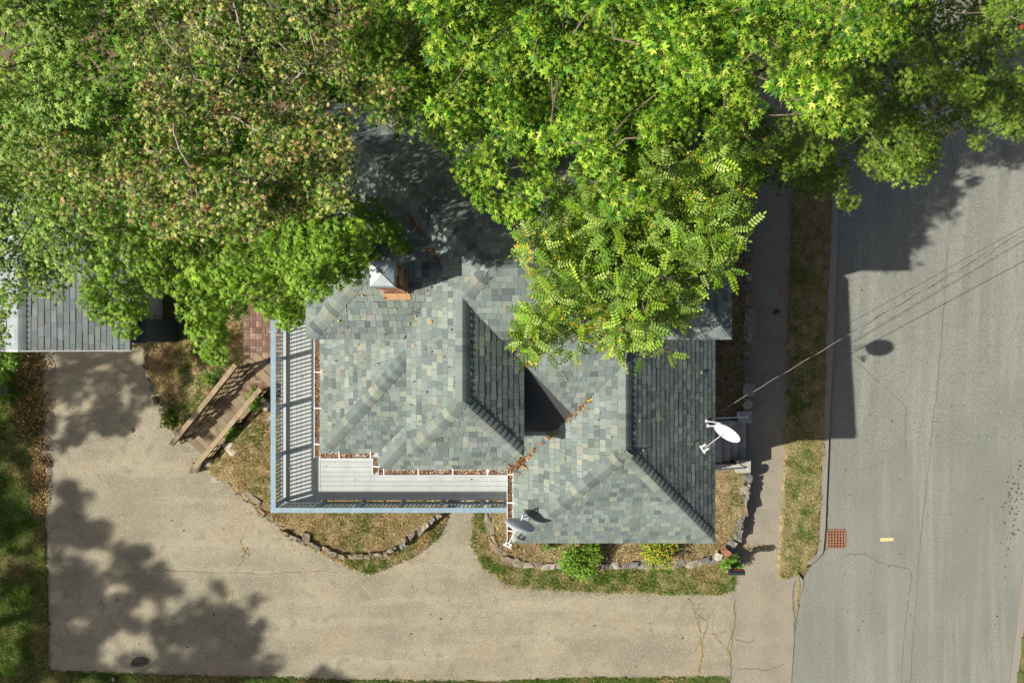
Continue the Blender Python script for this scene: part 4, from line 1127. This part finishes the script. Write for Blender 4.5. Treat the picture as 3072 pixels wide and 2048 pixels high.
stone_wall('stone_edging', 'pale flat stone edging between driveway and dry terrace', [(618, 1392), (650, 1420), (700, 1462), (760, 1515), (800, 1550), (835, 1580)], 0.03, lambda x, y: .34, (.2, .5), .24)
stone_wall('stone_edging', 'curved low stone edging round the dry terrace corner', [(850, 1592), (900, 1620), (960, 1645), (1010, 1664), (1060, 1673), (1110, 1668), (1160, 1655), (1200, 1635), (1260, 1592), (1320, 1545)], 0.03, lambda x, y: .42, (.14, .3), .17, gap=.05)
rs = [(652, 1432, .12, .30, 'pale upright stone at the foot of the stair'), (588, 1402, .2, .34, 'grey stone beside the lower end of the stair'), (795, 1212, 1.15, .36, 'white boulder between stair and deck'),
      (808, 1250, 1.1, .28, 'smaller pale rock between stair and deck'), (700, 1345, .8, .42, 'pale rock in the grass below the stair'), (820, 1300, 1.0, .26, 'buff rock close under the deck railing'),
      (920, 1612, .35, .30, 'grey rock at the bend of the terrace edging'), (535, 1318, .25, .3, 'tan rock at the left foot of the stair'), (2154, 1668, .62, .24, 'white rock at the front bed corner near the mailbox'),
      (2178, 1655, .6, .28, 'reddish rock at the front bed corner'), (2240, 1212, .85, .3, 'grey-white rock beside the upper step pier'), (340, 2036, .1, .12, 'small pale stone at the bottom driveway edge')]
for i, (u, v, z, s, lab) in enumerate(rs):
    o = link('rock', STONES[i % 12]); tag(o, lab, 'rock'); o.location = P(u, v, z); o.scale = (s * 1.15, s * .85, s * .8); o.rotation_euler = (.1, .1, i * 1.3)
    c = (.50, .46, .38) if 'pale' in lab or 'white' in lab else ((.36, .17, .11) if 'red' in lab else random.choice(STC)); o.color = (*c, 1)

# ------------------------------------------------------------------ leaves, bushes and trees
def leaf_maple(w=.19, side=.86, low=.55):
    """five pointed lobes, folded along the midrib and drooping at the tips"""
    V = []; F = []
    for ang, L, ww in ((0, 1.0, w), (50, side, w * .95), (-50, side, w * .95), (106, low, w * .8), (-106, low, w * .8)):
        a = math.radians(ang); d = np.array([math.sin(a), math.cos(a)]); q = np.array([d[1], -d[0]]); b = len(V)
        for (t, o, z) in ((0, 0, .02), (.42, ww, -.10), (.42, -ww, -.02), (1, 0, -.26)):
            p = d * t * L + q * o; V.append((p[0], p[1] + .12, z * L))
        F += [(b, b + 3, b + 1), (b, b + 2, b + 3)] if abs(ang) < 90 else [(b + 1, b + 2, b + 3)]
    return np.array(V), np.array(F)
def leaf_fan(nl=5, w=.13):
    V = []; F = []
    for k in range(nl):
        a = math.radians(-75 + 150 * k / (nl - 1)); L = 1 - .25 * abs(math.sin(a))
        d = np.array([math.sin(a), math.cos(a)]); s = np.array([d[1], -d[0]]); b = len(V)
        for (t, q, z) in ((.05, 0, 0), (.45, w, -.06), (.45, -w, -.06), (1, 0, -.30)):
            p = d * t * L + s * q; V.append((p[0], p[1], z))
        F += [(b, b + 1, b + 3), (b, b + 3, b + 2)]
    return np.array(V), np.array(F)
def leaf_pinnate(npair=5):
    V = []; F = []
    def leaflet(ox, oy, ang, L, w, z):
        b = len(V); d = (math.sin(ang), math.cos(ang)); s = (d[1], -d[0])
        for (t, q) in ((0, 0), (.25, w * .85), (.25, -w * .85), (.7, w * .9), (.7, -w * .9), (1, 0)):
            V.append((ox + d[0] * t * L + s[0] * q, oy + d[1] * t * L + s[1] * q, z - .12 * t * L * 1.5 - abs(q) * .3))
        F.extend([(b, b + 1, b + 2), (b + 1, b + 3, b + 2), (b + 2, b + 3, b + 4), (b + 3, b + 5, b + 4)])
    for k in range(npair):
        y = .14 + .76 * k / npair; z = -.25 * y * y
        for s in (-1, 1): leaflet(0, y, s * math.radians(82 - 20 * k / npair), .25 * (1 - .2 * abs(k / npair - .4)), .060, z)
    leaflet(0, .88, 0, .24, .06, -.22)
    b = len(V)                       # the stalk
    V += [(-.008, 0, 0), (.008, 0, 0), (.006, .92, -.21), (-.006, .92, -.21)]; F += [(b, b + 1, b + 2), (b, b + 2, b + 3)]
    return np.array(V), np.array(F)
def leaf_oval():
    V = np.array([(0, 0, 0), (.28, .35, .05), (.26, .75, 0), (0, 1.05, -.12), (-.26, .75, 0), (-.28, .35, .05), (0, .5, -.05)])
    F = np.array([(0, 1, 6), (1, 2, 6), (2, 3, 6), (3, 4, 6), (4, 5, 6), (5, 0, 6)])
    return V, F
MAPLE = leaf_maple(.17, .88, .55); MAPLE_W = leaf_maple(.25, .85, .6); FAN = leaf_fan(); PINN = leaf_pinnate(); OVAL = leaf_oval()

def nrm(a): return a / np.maximum(np.linalg.norm(a, axis=1, keepdims=True), 1e-9)
def leaves(tmpl, pos, tip, nor, size):
    T, F = tmpl; n = len(pos)
    y = nrm(tip); z = nrm(nor - y * np.sum(nor * y, 1, keepdims=True)); x = np.cross(y, z)
    V = (T[None, :, 0:1] * x[:, None] + T[None, :, 1:2] * y[:, None] + T[None, :, 2:3] * z[:, None]) * size[:, None, None] + pos[:, None]
    FF = (F[None] + (np.arange(n) * len(T))[:, None, None]).reshape(-1, 3)
    return V.reshape(-1, 3), FF, len(T)

def clump_leaves(clumps, per_m2, size, squash=.7, droop=.25, spread=.45, up=1.0, low=-.25):
    Ps = []; Ts = []; Ns = []; Ci = []
    for i, cl in enumerate(clumps):
        c, r = cl[0], cl[1]; q = np.array(cl[2]) if len(cl) > 2 else np.zeros(3)
        n = max(6, int(per_m2 * r * r * 3.14))
        d = nrm(R.normal(0, 1, (n * 2, 3))); d = d[d[:, 2] > low][:n]; n = len(d)
        rr = r * (R.random(n) ** .42) * R.uniform(.75, 1.08, n)
        p = np.array(c) + d * rr[:, None] * np.array([1, 1, squash])
        t = d * np.array([1, 1, .3]) + q * .7 + np.array([0, 0, -droop]) + R.normal(0, spread, (n, 3))
        nn = np.array([0, 0, up * .8]) + d * .95 + q * .8 + R.normal(0, .36, (n, 3))
        Ps.append(p); Ts.append(t); Ns.append(nn); Ci.append(np.full(n, i))
    P_, T_, N_, C_ = map(np.concatenate, (Ps, Ts, Ns, Ci))
    S_ = R.uniform(size[0], size[1], len(P_))
    return P_, T_, N_, S_, C_

def crown_mesh(name, tmpl, clumps, per_m2, size, pal, pw, parent, accent=None, accf=0.0, clumpvar=.18, **kw):
    P_, T_, N_, S_, C_ = clump_leaves(clumps, per_m2, size, **kw)
    V, F, m = leaves(tmpl, P_, T_, N_, S_)
    pal = np.array(pal); pw = np.array(pw) / np.sum(pw); n = len(P_)
    c = pal[R.choice(len(pal), n, p=pw)] * R.uniform(.78, 1.22, (n, 1))
    cv = R.uniform(1 - clumpvar, 1 + clumpvar, (len(clumps), 1)); c = c * cv[C_]; c0 = c.copy()
    if accent is not None:
        ca = R.random(len(clumps)) ** 2; k = R.random(n) < accf * 2.2 * ca[C_]
        c[k] = np.array(accent)[R.integers(0, len(accent), k.sum())] * R.uniform(.8, 1.2, (k.sum(), 1))
    cc = np.repeat(c, m, 0)
    if tmpl is PINN and accent is not None:           # single leaflets turn yellow
        q = c0 * R.uniform(.88, 1.12, (n, 1)); cc = np.repeat(q, m, 0).reshape(n, m, 3)
        pr = accf * 2.2 * ca[C_] ** 1.5 * 1.6
        for lf in range(11):
            h = R.random(n) < pr
            cc[h, lf * 6:lf * 6 + 6] = np.array(accent)[R.integers(0, len(accent), h.sum())][:, None] * R.uniform(.8, 1.2, (h.sum(), 1, 1))
        cc = cc.reshape(-1, 3)
    o = link(name, mesh_np(name, V, F, cc, M['leaf']), parent); o['kind'] = 'stuff'
    return o

KEEP = [(1085, 455), (1150, 430), (1205, 430), (1290, 600), (1400, 630), (1470, 690), (1565, 690), (1560, 860), (1440, 850), (1270, 730), (1200, 650), (1120, 560)]
def clear_of(u, v, r):
    a = np.arange(9) * 2 * np.pi / 8; q = np.append(np.full(8, r), 0)
    return not inpoly(u + np.cos(a) * q, v + np.sin(a) * q, KEEP).any()
def poisson(poly, dmin, tries=2600, inset=.3):
    us = [p[0] for p in poly]; vs = [p[1] for p in poly]; out = []
    u = R.uniform(min(us), max(us), tries); v = R.uniform(min(vs), max(vs), tries)
    e = dmin * inset
    k = inpoly(u, v, poly) & inpoly(u + e, v, poly) & inpoly(u - e, v, poly) & inpoly(u, v + e, poly) & inpoly(u, v - e, poly)
    for a, b in zip(u[k], v[k]):
        if all((a - c) ** 2 + (b - d) ** 2 > dmin * dmin for c, d in out): out.append((a, b))
    return out

def tree(name, label, base, top, layers, tmpl, per_m2, size, pal, pw, accent=None, accf=0, twigs=0, trunk_r=.22, group='trees round the house', extra=(), wood='bark', lobe=0, keep=True, lamp=1.8, lgap=.9, **kw):
    """layers: (polygon in photo pixels, clump spacing px, z of the layer, z jitter, radius factor)"""
    t = thing(name, label, 'tree', (base[0], base[1], base[2] if len(base) > 2 else 0), group)
    O = t.location.copy(); clumps = []
    for (poly, dpx, z0, zj, rf) in layers:
        zz = z0 if callable(z0) else (lambda u, v: z0)
        lb = poisson(poly, lobe, 800) if lobe else []
        for (u, v) in poisson(poly, dpx):
            if keep and not clear_of(u, v, dpx * .62 * rf): continue
            z = zz(u, v) + R.uniform(-zj, zj)
            if lb and rf < 1.3:
                dd = min(math.hypot(u - a, v - b) for a, b in lb) / (lobe * .62)
                if dd > lgap and R.random() < .9: continue
                z += lamp * (1 - dd * dd) - .3
                a, b = min(lb, key=lambda q: math.hypot(u - q[0], v - q[1])); q = Vector((u - a, b - v, 0)) / (lobe * .62)
            else: q = Vector((0, 0, 0))
            clumps.append((P(u, v, z) - O, dpx * .62 * rf * (CAM_H - z) / FPX * R.uniform(.8, 1.15), q))
    for (u, v, z, rp) in extra:
        if keep and not clear_of(u, v, rp * .8): continue
        clumps.append((P(u, v, z) - O, rp * (CAM_H - z) / FPX))
    for (p, r) in kw.pop('world', ()): clumps.append((Vector(p) - O, r))
    top = Vector(top) - O
    tb = [Vector((0, 0, -.1)), Vector((top.x * .15 + .08, top.y * .15, top.z * .3)), Vector((top.x * .5 - .06, top.y * .5 + .05, top.z * .65)), top]
    MB().tube(tb, [trunk_r * 1.25, trunk_r, trunk_r * .8, trunk_r * .45], 10).build('trunk', M['bark'], t, True)
    br = MB()
    def along(f):
        f = f * 3; i = min(2, int(f)); return tb[i].lerp(tb[i + 1], f - i)
    nodes = [along(f) for f in (.45, .6, .75, .9, 1.0)]; depth = [0] * 5
    order = sorted(range(len(clumps)), key=lambda i: (Vector(clumps[i][0]) - top).length)
    for i in order:
        c, r = clumps[i][0], clumps[i][1]; c = Vector(c) - Vector((0, 0, .45 * r))
        j = min(range(len(nodes)), key=lambda q: (nodes[q] - c).length + (.6 if nodes[q].z > c.z else 0) + .25 * depth[q])
        s = nodes[j]; dp = depth[j] + 1
        r0 = max(.014, trunk_r * .24 * .72 ** dp)
        mid = s.lerp(c, .5) + Vector((random.uniform(-.15, .15), random.uniform(-.15, .15), random.uniform(-.25, .05)))
        br.tube([s, s.lerp(mid, .5) + Vector((random.uniform(-.06, .06), random.uniform(-.06, .06), 0)), mid, mid.lerp(c, .5) + Vector((random.uniform(-.06, .06), random.uniform(-.06, .06), 0)), c], [r0, r0 * .92, r0 * .85, r0 * .78, r0 * .7], 6)
        nodes.append(c); depth.append(dp)
        for _ in range(twigs):
            a = random.uniform(0, 6.28); e = Vector((math.cos(a), math.sin(a), random.uniform(.2, .9))).normalized() * r * random.uniform(.8, 1.25)
            k = c + e * .5 + Vector((random.uniform(-.08, .08), random.uniform(-.08, .08), random.uniform(-.03, .08)))
            br.tube([c, k, c + e], [.011, .008, .004], 4)
            if random.random() < .6: br.tube([k, k + Vector((random.uniform(-.2, .2), random.uniform(-.2, .2), .1))], [.007, .003], 4)
    br.build('branches', M[wood], t)['kind'] = 'stuff'
    crown_mesh('crown', tmpl, clumps, per_m2, size, pal, pw, t, accent, accf, **kw)
    return t

def shrink(poly, f):
    cu = sum(p[0] for p in poly) / len(poly); cv = sum(p[1] for p in poly) / len(poly)
    return [(cu + (u - cu) * f, cv + (v - cv) * f) for u, v in poly]

G_BRIGHT = [(.18, .32, .018), (.26, .395, .03), (.085, .22, .013), (.38, .455, .065), (.034, .11, .008)]
G_MID = [(.115, .24, .018), (.165, .30, .025), (.065, .165, .014), (.22, .325, .04)]
G_DARK = [(.10, .175, .016), (.135, .22, .022), (.065, .125, .012), (.19, .26, .035)]
G_PALE = [(.215, .33, .045), (.15, .265, .034), (.30, .40, .085), (.095, .195, .022)]
G_OLIVE = [(.22, .31, .04), (.33, .36, .085), (.11, .22, .025), (.46, .43, .15), (.055, .14, .018)]
BROWN = [(.33, .16, .055), (.42, .25, .11), (.26, .11, .04), (.46, .33, .17)]
YELLOW = [(.62, .46, .04), (.55, .38, .04), (.48, .42, .06)]

pA = [(-180, -120), (230, -120), (290, 60), (270, 300), (235, 430), (150, 420), (90, 330), (-180, 300)]
pA2 = [(-180, 250), (120, 350), (260, 430), (330, 560), (270, 700), (310, 800), (200, 850), (110, 900), (40, 870), (-180, 900)]
tree('maple_tree', 'pale green maple tree at the top left edge', (-13.2, 6.0), (-10.8, 5.2, 7.2), [(pA, 85, 12.6, .7, 1.2), (pA2, 75, 9.2, .9, 1.2), (pA, 105, 9.6, .5, 1.5), (pA2, 105, 6.9, .5, 1.5)], MAPLE_W, 230, (.065, .11), G_PALE, [1, 1, .8, .8], lobe=200, lgap=.8, extra=[(-15, 920, 6.4, 60), (-5, 1000, 6.0, 45), (40, 880, 6.6, 45)])
pB = [(330, -100), (1090, -100), (1130, 100), (1190, 250), (1250, 400), (1180, 450), (1060, 480), (1020, 620), (900, 650), (800, 700), (560, 690), (400, 690), (290, 620), (310, 500), (420, 330), (350, 150)]
pBk = [(180, 250), (520, 250), (800, 430), (1000, 560), (860, 680), (540, 660), (330, 620), (200, 500)]
tree('maple_tree', 'half bare maple with browning leaves and grey twigs, upper left', (-6.4, 8.6), (-5.4, 6.2, 7.4), [(pB, 72, lambda u, v: 11.8 - 1.6 * abs(u - 700) / 450, .8, 1.0), (shrink(pB, .98), 84, 9.8, .5, 1.3)], MAPLE_W, 270, (.045, .085), G_OLIVE, [1, .9, 1, .6, .7], BROWN, .10, twigs=5, lobe=180, lgap=.8, extra=[(u, v, 10.9 + .3 * math.sin(u + v), 46) for u in range(480, 930, 56) for v in (600, 645, 685)] + [(u, v, 12.0, 46) for u in range(420, 760, 56) for v in (540, 590, 640)] + [(a, b, c, 46) for a, b, c in [(204,442,11.2),(260,442,11.2),(120,444,11.8),(157,444,11.8),(356,442,11.2),(274,473,11.2),(328,473,11.2),(517,473,11.2),(362,503,11.2),(455,503,11.2),(282,535,11.2),(426,533,11.2),(488,533,11.2),(581,533,11.2),(344,565,11.2),(466,562,11.2),(282,598,11.2),(217,631,11.2),(282,661,11.2)]] + [(180, 478, 11.3, 60), (235, 500, 11.3, 60), (150, 520, 11.3, 60)] + [(u, v, 11.4, 44) for u in range(790, 1070, 48) for v in range(370, 650, 48)], wood='twig', spread=.6)  # extra includes dense clumps added high up to shade the rear roof
pBk0 = [(100, -120), (1150, -120), (1150, 300), (1000, 420), (960, 560), (540, 680), (300, 700), (150, 500)]
tree('understory_tree', 'dark green understory tree beneath the browning maple', (-8.6, 6.6), (-7.4, 4.4, 6.5), [(pBk, 85, 7.6, .6, 1.3), (pBk0, 120, 5.6, .5, 1.6)], MAPLE_W, 110, (.10, .15), G_MID, [1, .8, 1, .3])
pC = [(250, 600), (420, 620), (560, 640), (800, 660), (1000, 600), (1110, 560), (1190, 650), (1160, 700), (1130, 790), (1085, 850), (1040, 920), (960, 940), (880, 985), (800, 960), (745, 870), (735, 935), (690, 1010), (655, 1095), (600, 1040), (560, 960), (500, 880), (450, 860), (440, 960), (380, 1020), (330, 960), (235, 935), (225, 850), (300, 760)]
tree('ash_tree', 'bright green tree with narrow leaves overhanging garage and deck', (-9.4, 4.4), (-7.6, 2.4, 7.2), [(pC, 54, lambda u, v: 8.5 - 1.3 * sstep(700, 1050, v) + .7 * sstep(800, 1000, u) * (1 - sstep(650, 800, v)), .5, 1.2), (shrink(pC, .92), 80, 6.9, .4, 1.3)], FAN, 260, (.075, .125), G_MID[:2] + G_BRIGHT[:2] + G_PALE[:1], [1, 1, .8, .6, .6], extra=[(u + 9 * ((v // 42) % 2), v, 11.3, 44) for u in range(870, 1062, 38) for v in range(690, 845, 42)] + [(a, b, c, 44) for a, b, c in [(820,726,11.2),(971,743,11.8),(703,762,11.2),(760,788,11.2),(814,785,11.2),(600,819,11.2),(688,819,11.2),(957,823,11.8),(903,845,12.2),(646,846,11.2),(733,846,11.2),(772,845,11.2),(983,848,11.8),(930,862,12.2),(697,872,11.2)]] + [(1085, 830, 8.3, 36), (1105, 770, 8.6, 40), (1145, 690, 8.9, 42), (1190, 735, 8.7, 30), (1060, 880, 8.0, 32), (640, 1055, 7.0, 42), (378, 985, 7.1, 45), (1020, 905, 7.6, 55), (865, 940, 7.5, 60), (275, 905, 7.4, 45), (1060, 800, 8.2, 52), (1010, 860, 7.9, 52), (1075, 720, 8.6, 50), (990, 780, 8.2, 55), (940, 900, 7.6, 50), (1000, 700, 9.2, 60), (930, 660, 9.4, 60), (1175, 690, 8.6, 42), (1120, 640, 8.8, 50), (1210, 735, 8.5, 26)], twigs=1)  # highest clumps in extra are added to keep sun off the north slope
pD = [(1090, -120), (2120, -120), (2110, 150), (2060, 420), (1990, 600), (1900, 540), (1820, 560), (1700, 470), (1560, 430), (1450, 470), (1370, 420), (1260, 420), (1225, 330), (1130, 250), (1080, 120)]
pD2 = [(1210, 420), (1380, 390), (1560, 400), (1720, 440), (1880, 480), (1960, 560), (1900, 650), (1760, 560), (1690, 580), (1650, 640), (1530, 665), (1470, 620), (1400, 630), (1320, 610), (1270, 540)]
tree('maple_tree', 'tall bright green maple leaning over the roof at top centre', (1.0, 9.4), (.8, 5.4, 8.2), [(pD, 92, lambda u, v: 14.2 - 2.2 * abs(v - 50) / 500, .7, 1.15), (pD2, 72, 10.9, .4, 1.15), (pD, 110, 9.9, .5, 1.35), (pD, 130, 8.4, .4, 1.5)], MAPLE, 480, (.05, .11), G_BRIGHT, [1, .9, 1, .5, .9], None, 0, lobe=225, lgap=.66, lamp=2.6, extra=[(1330, 590, 10.4, 50), (1400, 605, 10.4, 45), (1530, 640, 10.3, 40), (1590, 640, 10.3, 38), (1900, 600, 10.8, 60), (1960, 640, 10.6, 40), (1355, 575, 10.6, 70), (1560, 600, 10.6, 65), (1420, 520, 10.9, 70), (1620, 560, 10.8, 45), (1500, 625, 10.4, 40)], twigs=1)
pE = [(2050, -120), (2760, -120), (2740, 60), (2700, 150), (2600, 200), (2560, 300), (2590, 390), (2480, 400), (2400, 330), (2330, 260), (2280, 250), (2190, 220), (2100, 240)]
tree('maple_tree', 'tall bright green maple with large leaves at top right', (6.4, 9.6), (5.4, 6.0, 8.2), [(pE, 92, 13.6, .6, 1.15), (pE, 115, 10.0, .5, 1.3)], MAPLE, 540, (.05, .11), G_BRIGHT, [1, .9, 1, .6, .8], None, 0, lobe=220, lgap=.76, lamp=2.3, extra=[(2120, 180, 9, 90), (2190, 110, 9, 90), (2110, 300, 9, 80), (2210, 240, 9.5, 80), (2150, 20, 9, 90), (2500, 345, 12.6, 75), (2420, 290, 12.9, 70), (2170, 380, 11.6, 60), (2240, 330, 12.0, 60)], twigs=1)
pF = [(2060, 250), (2300, 330), (2560, 250), (2720, -120), (3160, -120), (3160, 320), (3060, 400), (2960, 350), (2900, 370), (2800, 380), (2810, 470), (2760, 540), (2640, 520), (2560, 600), (2500, 620), (2420, 580), (2300, 600), (2230, 560), (2120, 420)]
tree('street_maple', 'darker maple overhanging sidewalk and street at right', (10.2, 9.8, .8), (9.9, 8.2, 5.6), [(pF, 72, 8.6, .8, 1.2), (shrink(pF, .97), 95, 7.2, .4, 1.4)], MAPLE, 340, (.06, .11), G_DARK, [1, 1, .8, .7], [(.30, .05, .04), (.3, .2, .06)], .006, lobe=190, lgap=.8, extra=[(2935, 425, 8.0, 30), (3050, 390, 8.0, 45), (2540, 600, 7.6, 40), (2700, 500, 8.4, 60), (2780, 440, 8.6, 45)], twigs=1)
pG = [(1680, 490), (1830, 520), (1930, 560), (2120, 420), (2260, 400), (2300, 480), (2230, 600), (2200, 760), (2160, 840), (2090, 920), (2030, 985), (1980, 1025), (1900, 1030), (1800, 1000), (1690, 1000), (1590, 1060), (1550, 1030), (1580, 950), (1610, 860), (1590, 760), (1580, 710), (1650, 650), (1670, 570)]
tree('locust_tree', 'locust tree with feathery leaves and yellow leaflets over the right roof', (6.6, 4.6, .7), (5.6, 3.6, 7.6), [(pG, 62, 10.4, .5, 1.1), (shrink(pG, .95), 76, 9.5, .35, 1.2)], PINN, 105, (.28, .40), G_PALE[:3] + G_BRIGHT[:2] + [(.10, .20, .02)], [1, 1, .8, .6, .5, .8], YELLOW, .05, twigs=2, trunk_r=.17, spread=.5, droop=.2, up=1.1, low=-.1,
     extra=[(2170, 800, 10.3, 36), (2215, 700, 10.5, 40), (1640, 1050, 10.0, 26), (1720, 1030, 10.1, 34), (1850, 1040, 10.1, 30), (1930, 1060, 10.0, 26), (1580, 1030, 10.0, 30), (1600, 930, 10.2, 36), (1590, 730, 10.6, 30), (2000, 1045, 10.1, 26), (1990, 520, 11, 50), (2210, 560, 10.6, 40), (2150, 480, 10.8, 45)])
# two trees stand beyond the left edge of the frame; the photograph shows their shadows on drive and lawn
def shade_spots(sp, z):
    out = []
    for (u, v, r) in sp:
        for _ in range(6):
            zz = z + random.uniform(-.7, .7); a = random.uniform(0, 6.28); q = r * random.uniform(.1, 1.05); g = P(u + math.cos(a) * q * 1.15, v + math.sin(a) * q, .05)
            out.append(((g.x - 1.078 * zz, g.y - .30 * zz, zz), r * random.uniform(.28, .6) / 87.5))
    return out
SP1 = [(300, 1625, 45), (150, 1570, 60), (285, 1745, 50), (470, 1710, 45), (455, 1795, 45), (520, 1900, 50), (640, 1850, 55), (760, 1935, 55), (350, 1870, 50), (170, 1850, 65), (170, 1740, 55), (700, 2020, 60), (360, 2030, 50), (200, 1500, 60), (245, 1575, 75), (180, 1650, 85), (235, 1690, 55), (420, 1690, 60), (385, 1640, 35), (215, 1800, 90), (330, 1800, 70), (270, 1860, 70), (180, 1920, 90), (300, 1900, 60), (620, 1900, 85), (720, 1870, 75), (540, 1950, 75), (690, 1960, 90), (640, 1790, 40), (530, 1770, 40), (790, 1885, 36), (760, 2000, 65), (150, 2000, 80), (1000, 2020, 50), (480, 1890, 40),
       (60, 1430, 70), (20, 1580, 70), (70, 1700, 60), (0, 1780, 50), (50, 2010, 60), (-60, 1500, 80), (640, 2060, 90), (450, 2060, 80), (560, 1860, 40), (440, 1730, 40), (390, 1770, 45), (250, 1990, 60), (600, 1990, 50)]
tree('yard_tree', 'tree beyond the left edge that shades the lower driveway', (-32.5, -14.0), (-32.0, -13.6, 16.5), [], MAPLE_W, 190, (.10, .16), G_MID, [1, 1, 1, .5], world=shade_spots(SP1, 18), trunk_r=.3)
SP2 = [(200, 1110, 80), (300, 1130, 70), (180, 1220, 70), (330, 1200, 60), (250, 1270, 60), (380, 1250, 45), (400, 1120, 50), (350, 1290, 40), (150, 1330, 50), (60, 1150, 90), (60, 1280, 90), (420, 1180, 36), (560, 1180, 70), (500, 1080, 70), (620, 1130, 60), (700, 1050, 60), (560, 980, 70), (760, 1150, 45), (640, 1250, 50), (850, 1000, 45)]
tree('yard_tree', 'tree beyond the left edge that shades the upper driveway', (-26.5, -4.2), (-26.0, -4.0, 12), [], MAPLE_W, 150, (.10, .16), G_MID, [1, 1, 1, .5], world=shade_spots(SP2, 13.0), trunk_r=.3)

def bush(name, label, c_uv, z, rx, ry, h, tmpl, n, size, pal, pw, accent=None, accf=0, cat='bush'):
    base = P(c_uv[0], c_uv[1], z); t = thing(name, label, cat, base)
    cl = []
    for _ in range(14):
        a = random.uniform(0, 6.28); q = math.sqrt(random.random()) * .75
        cl.append((Vector((math.cos(a) * q * rx, math.sin(a) * q * ry, h * random.uniform(.35, .75) * (1 - .45 * q * q))), min(rx, ry) * random.uniform(.4, .6)))
    st_ = MB()
    for c, r in cl: st_.tube([(0, 0, -.05), c * .5 + Vector((0, 0, .05)), c], [.018, .012, .005], 5)
    st_.build('stems', M['twig'], t)
    crown_mesh('foliage', tmpl, cl, n, size, pal, pw, t, accent, accf, squash=.8, up=1.1)
bush('bush', 'round bright green bush under the right front eave', (1738, 1662), .6, .80, .62, 1.2, OVAL, 620, (.05, .085), G_MID + G_BRIGHT[:1], [1, 1, .8, .6, .6])
bush('bush', 'yellowing bush under the right front eave', (1970, 1645), .6, .80, .50, 1.0, OVAL, 480, (.05, .085), G_MID[:2] + [(.44, .37, .03), (.36, .33, .04), (.50, .43, .05)], [1, 1, .8, .8, .6])
bush('bush', 'small sprawling green plant left of the round bush', (1650, 1640), .58, .34, .2, .35, OVAL, 170, (.04, .07), G_MID, [1, 1, 1, .5])
bush('bush', 'dark leafy plant beside the mailbox', (2182, 1680), .1, .33, .33, .75, FAN, 260, (.08, .13), G_MID, [1, .7, 1, .3])
bush('shrub', 'bright green shrub at the left frame edge below the garage', (25, 1170), .05, .55, .8, 1.3, MAPLE, 170, (.07, .12), G_MID, [1, 1, .8, .8])
bush('shrub', 'green shrub in front of the garage corner', (40, 1085), .05, .7, .45, 1.0, MAPLE, 170, (.07, .12), G_MID, [1, 1, .8, .8])
bush('weed_clump', 'green weeds under the right side of the stair', (772, 1195), 1.1, .35, .4, .4, FAN, 150, (.06, .11), G_MID, [1, 1, 1, .5])
bush('weed_clump', 'green weeds below the middle of the stair', (700, 1290), .8, .4, .35, .35, FAN, 150, (.06, .11), G_MID, [1, 1, 1, .5])
bush('weed_clump', 'dark weeds at the left foot of the stair by the edging', (510, 1255), .3, .3, .35, .35, FAN, 150, (.06, .11), G_DARK, [1, 1, 1, .5])
bush('weed_clump', 'green weeds along the upper side of the stair', (640, 1130), 1.0, .35, .3, .3, FAN, 150, (.06, .11), G_MID, [1, 1, 1, .5])
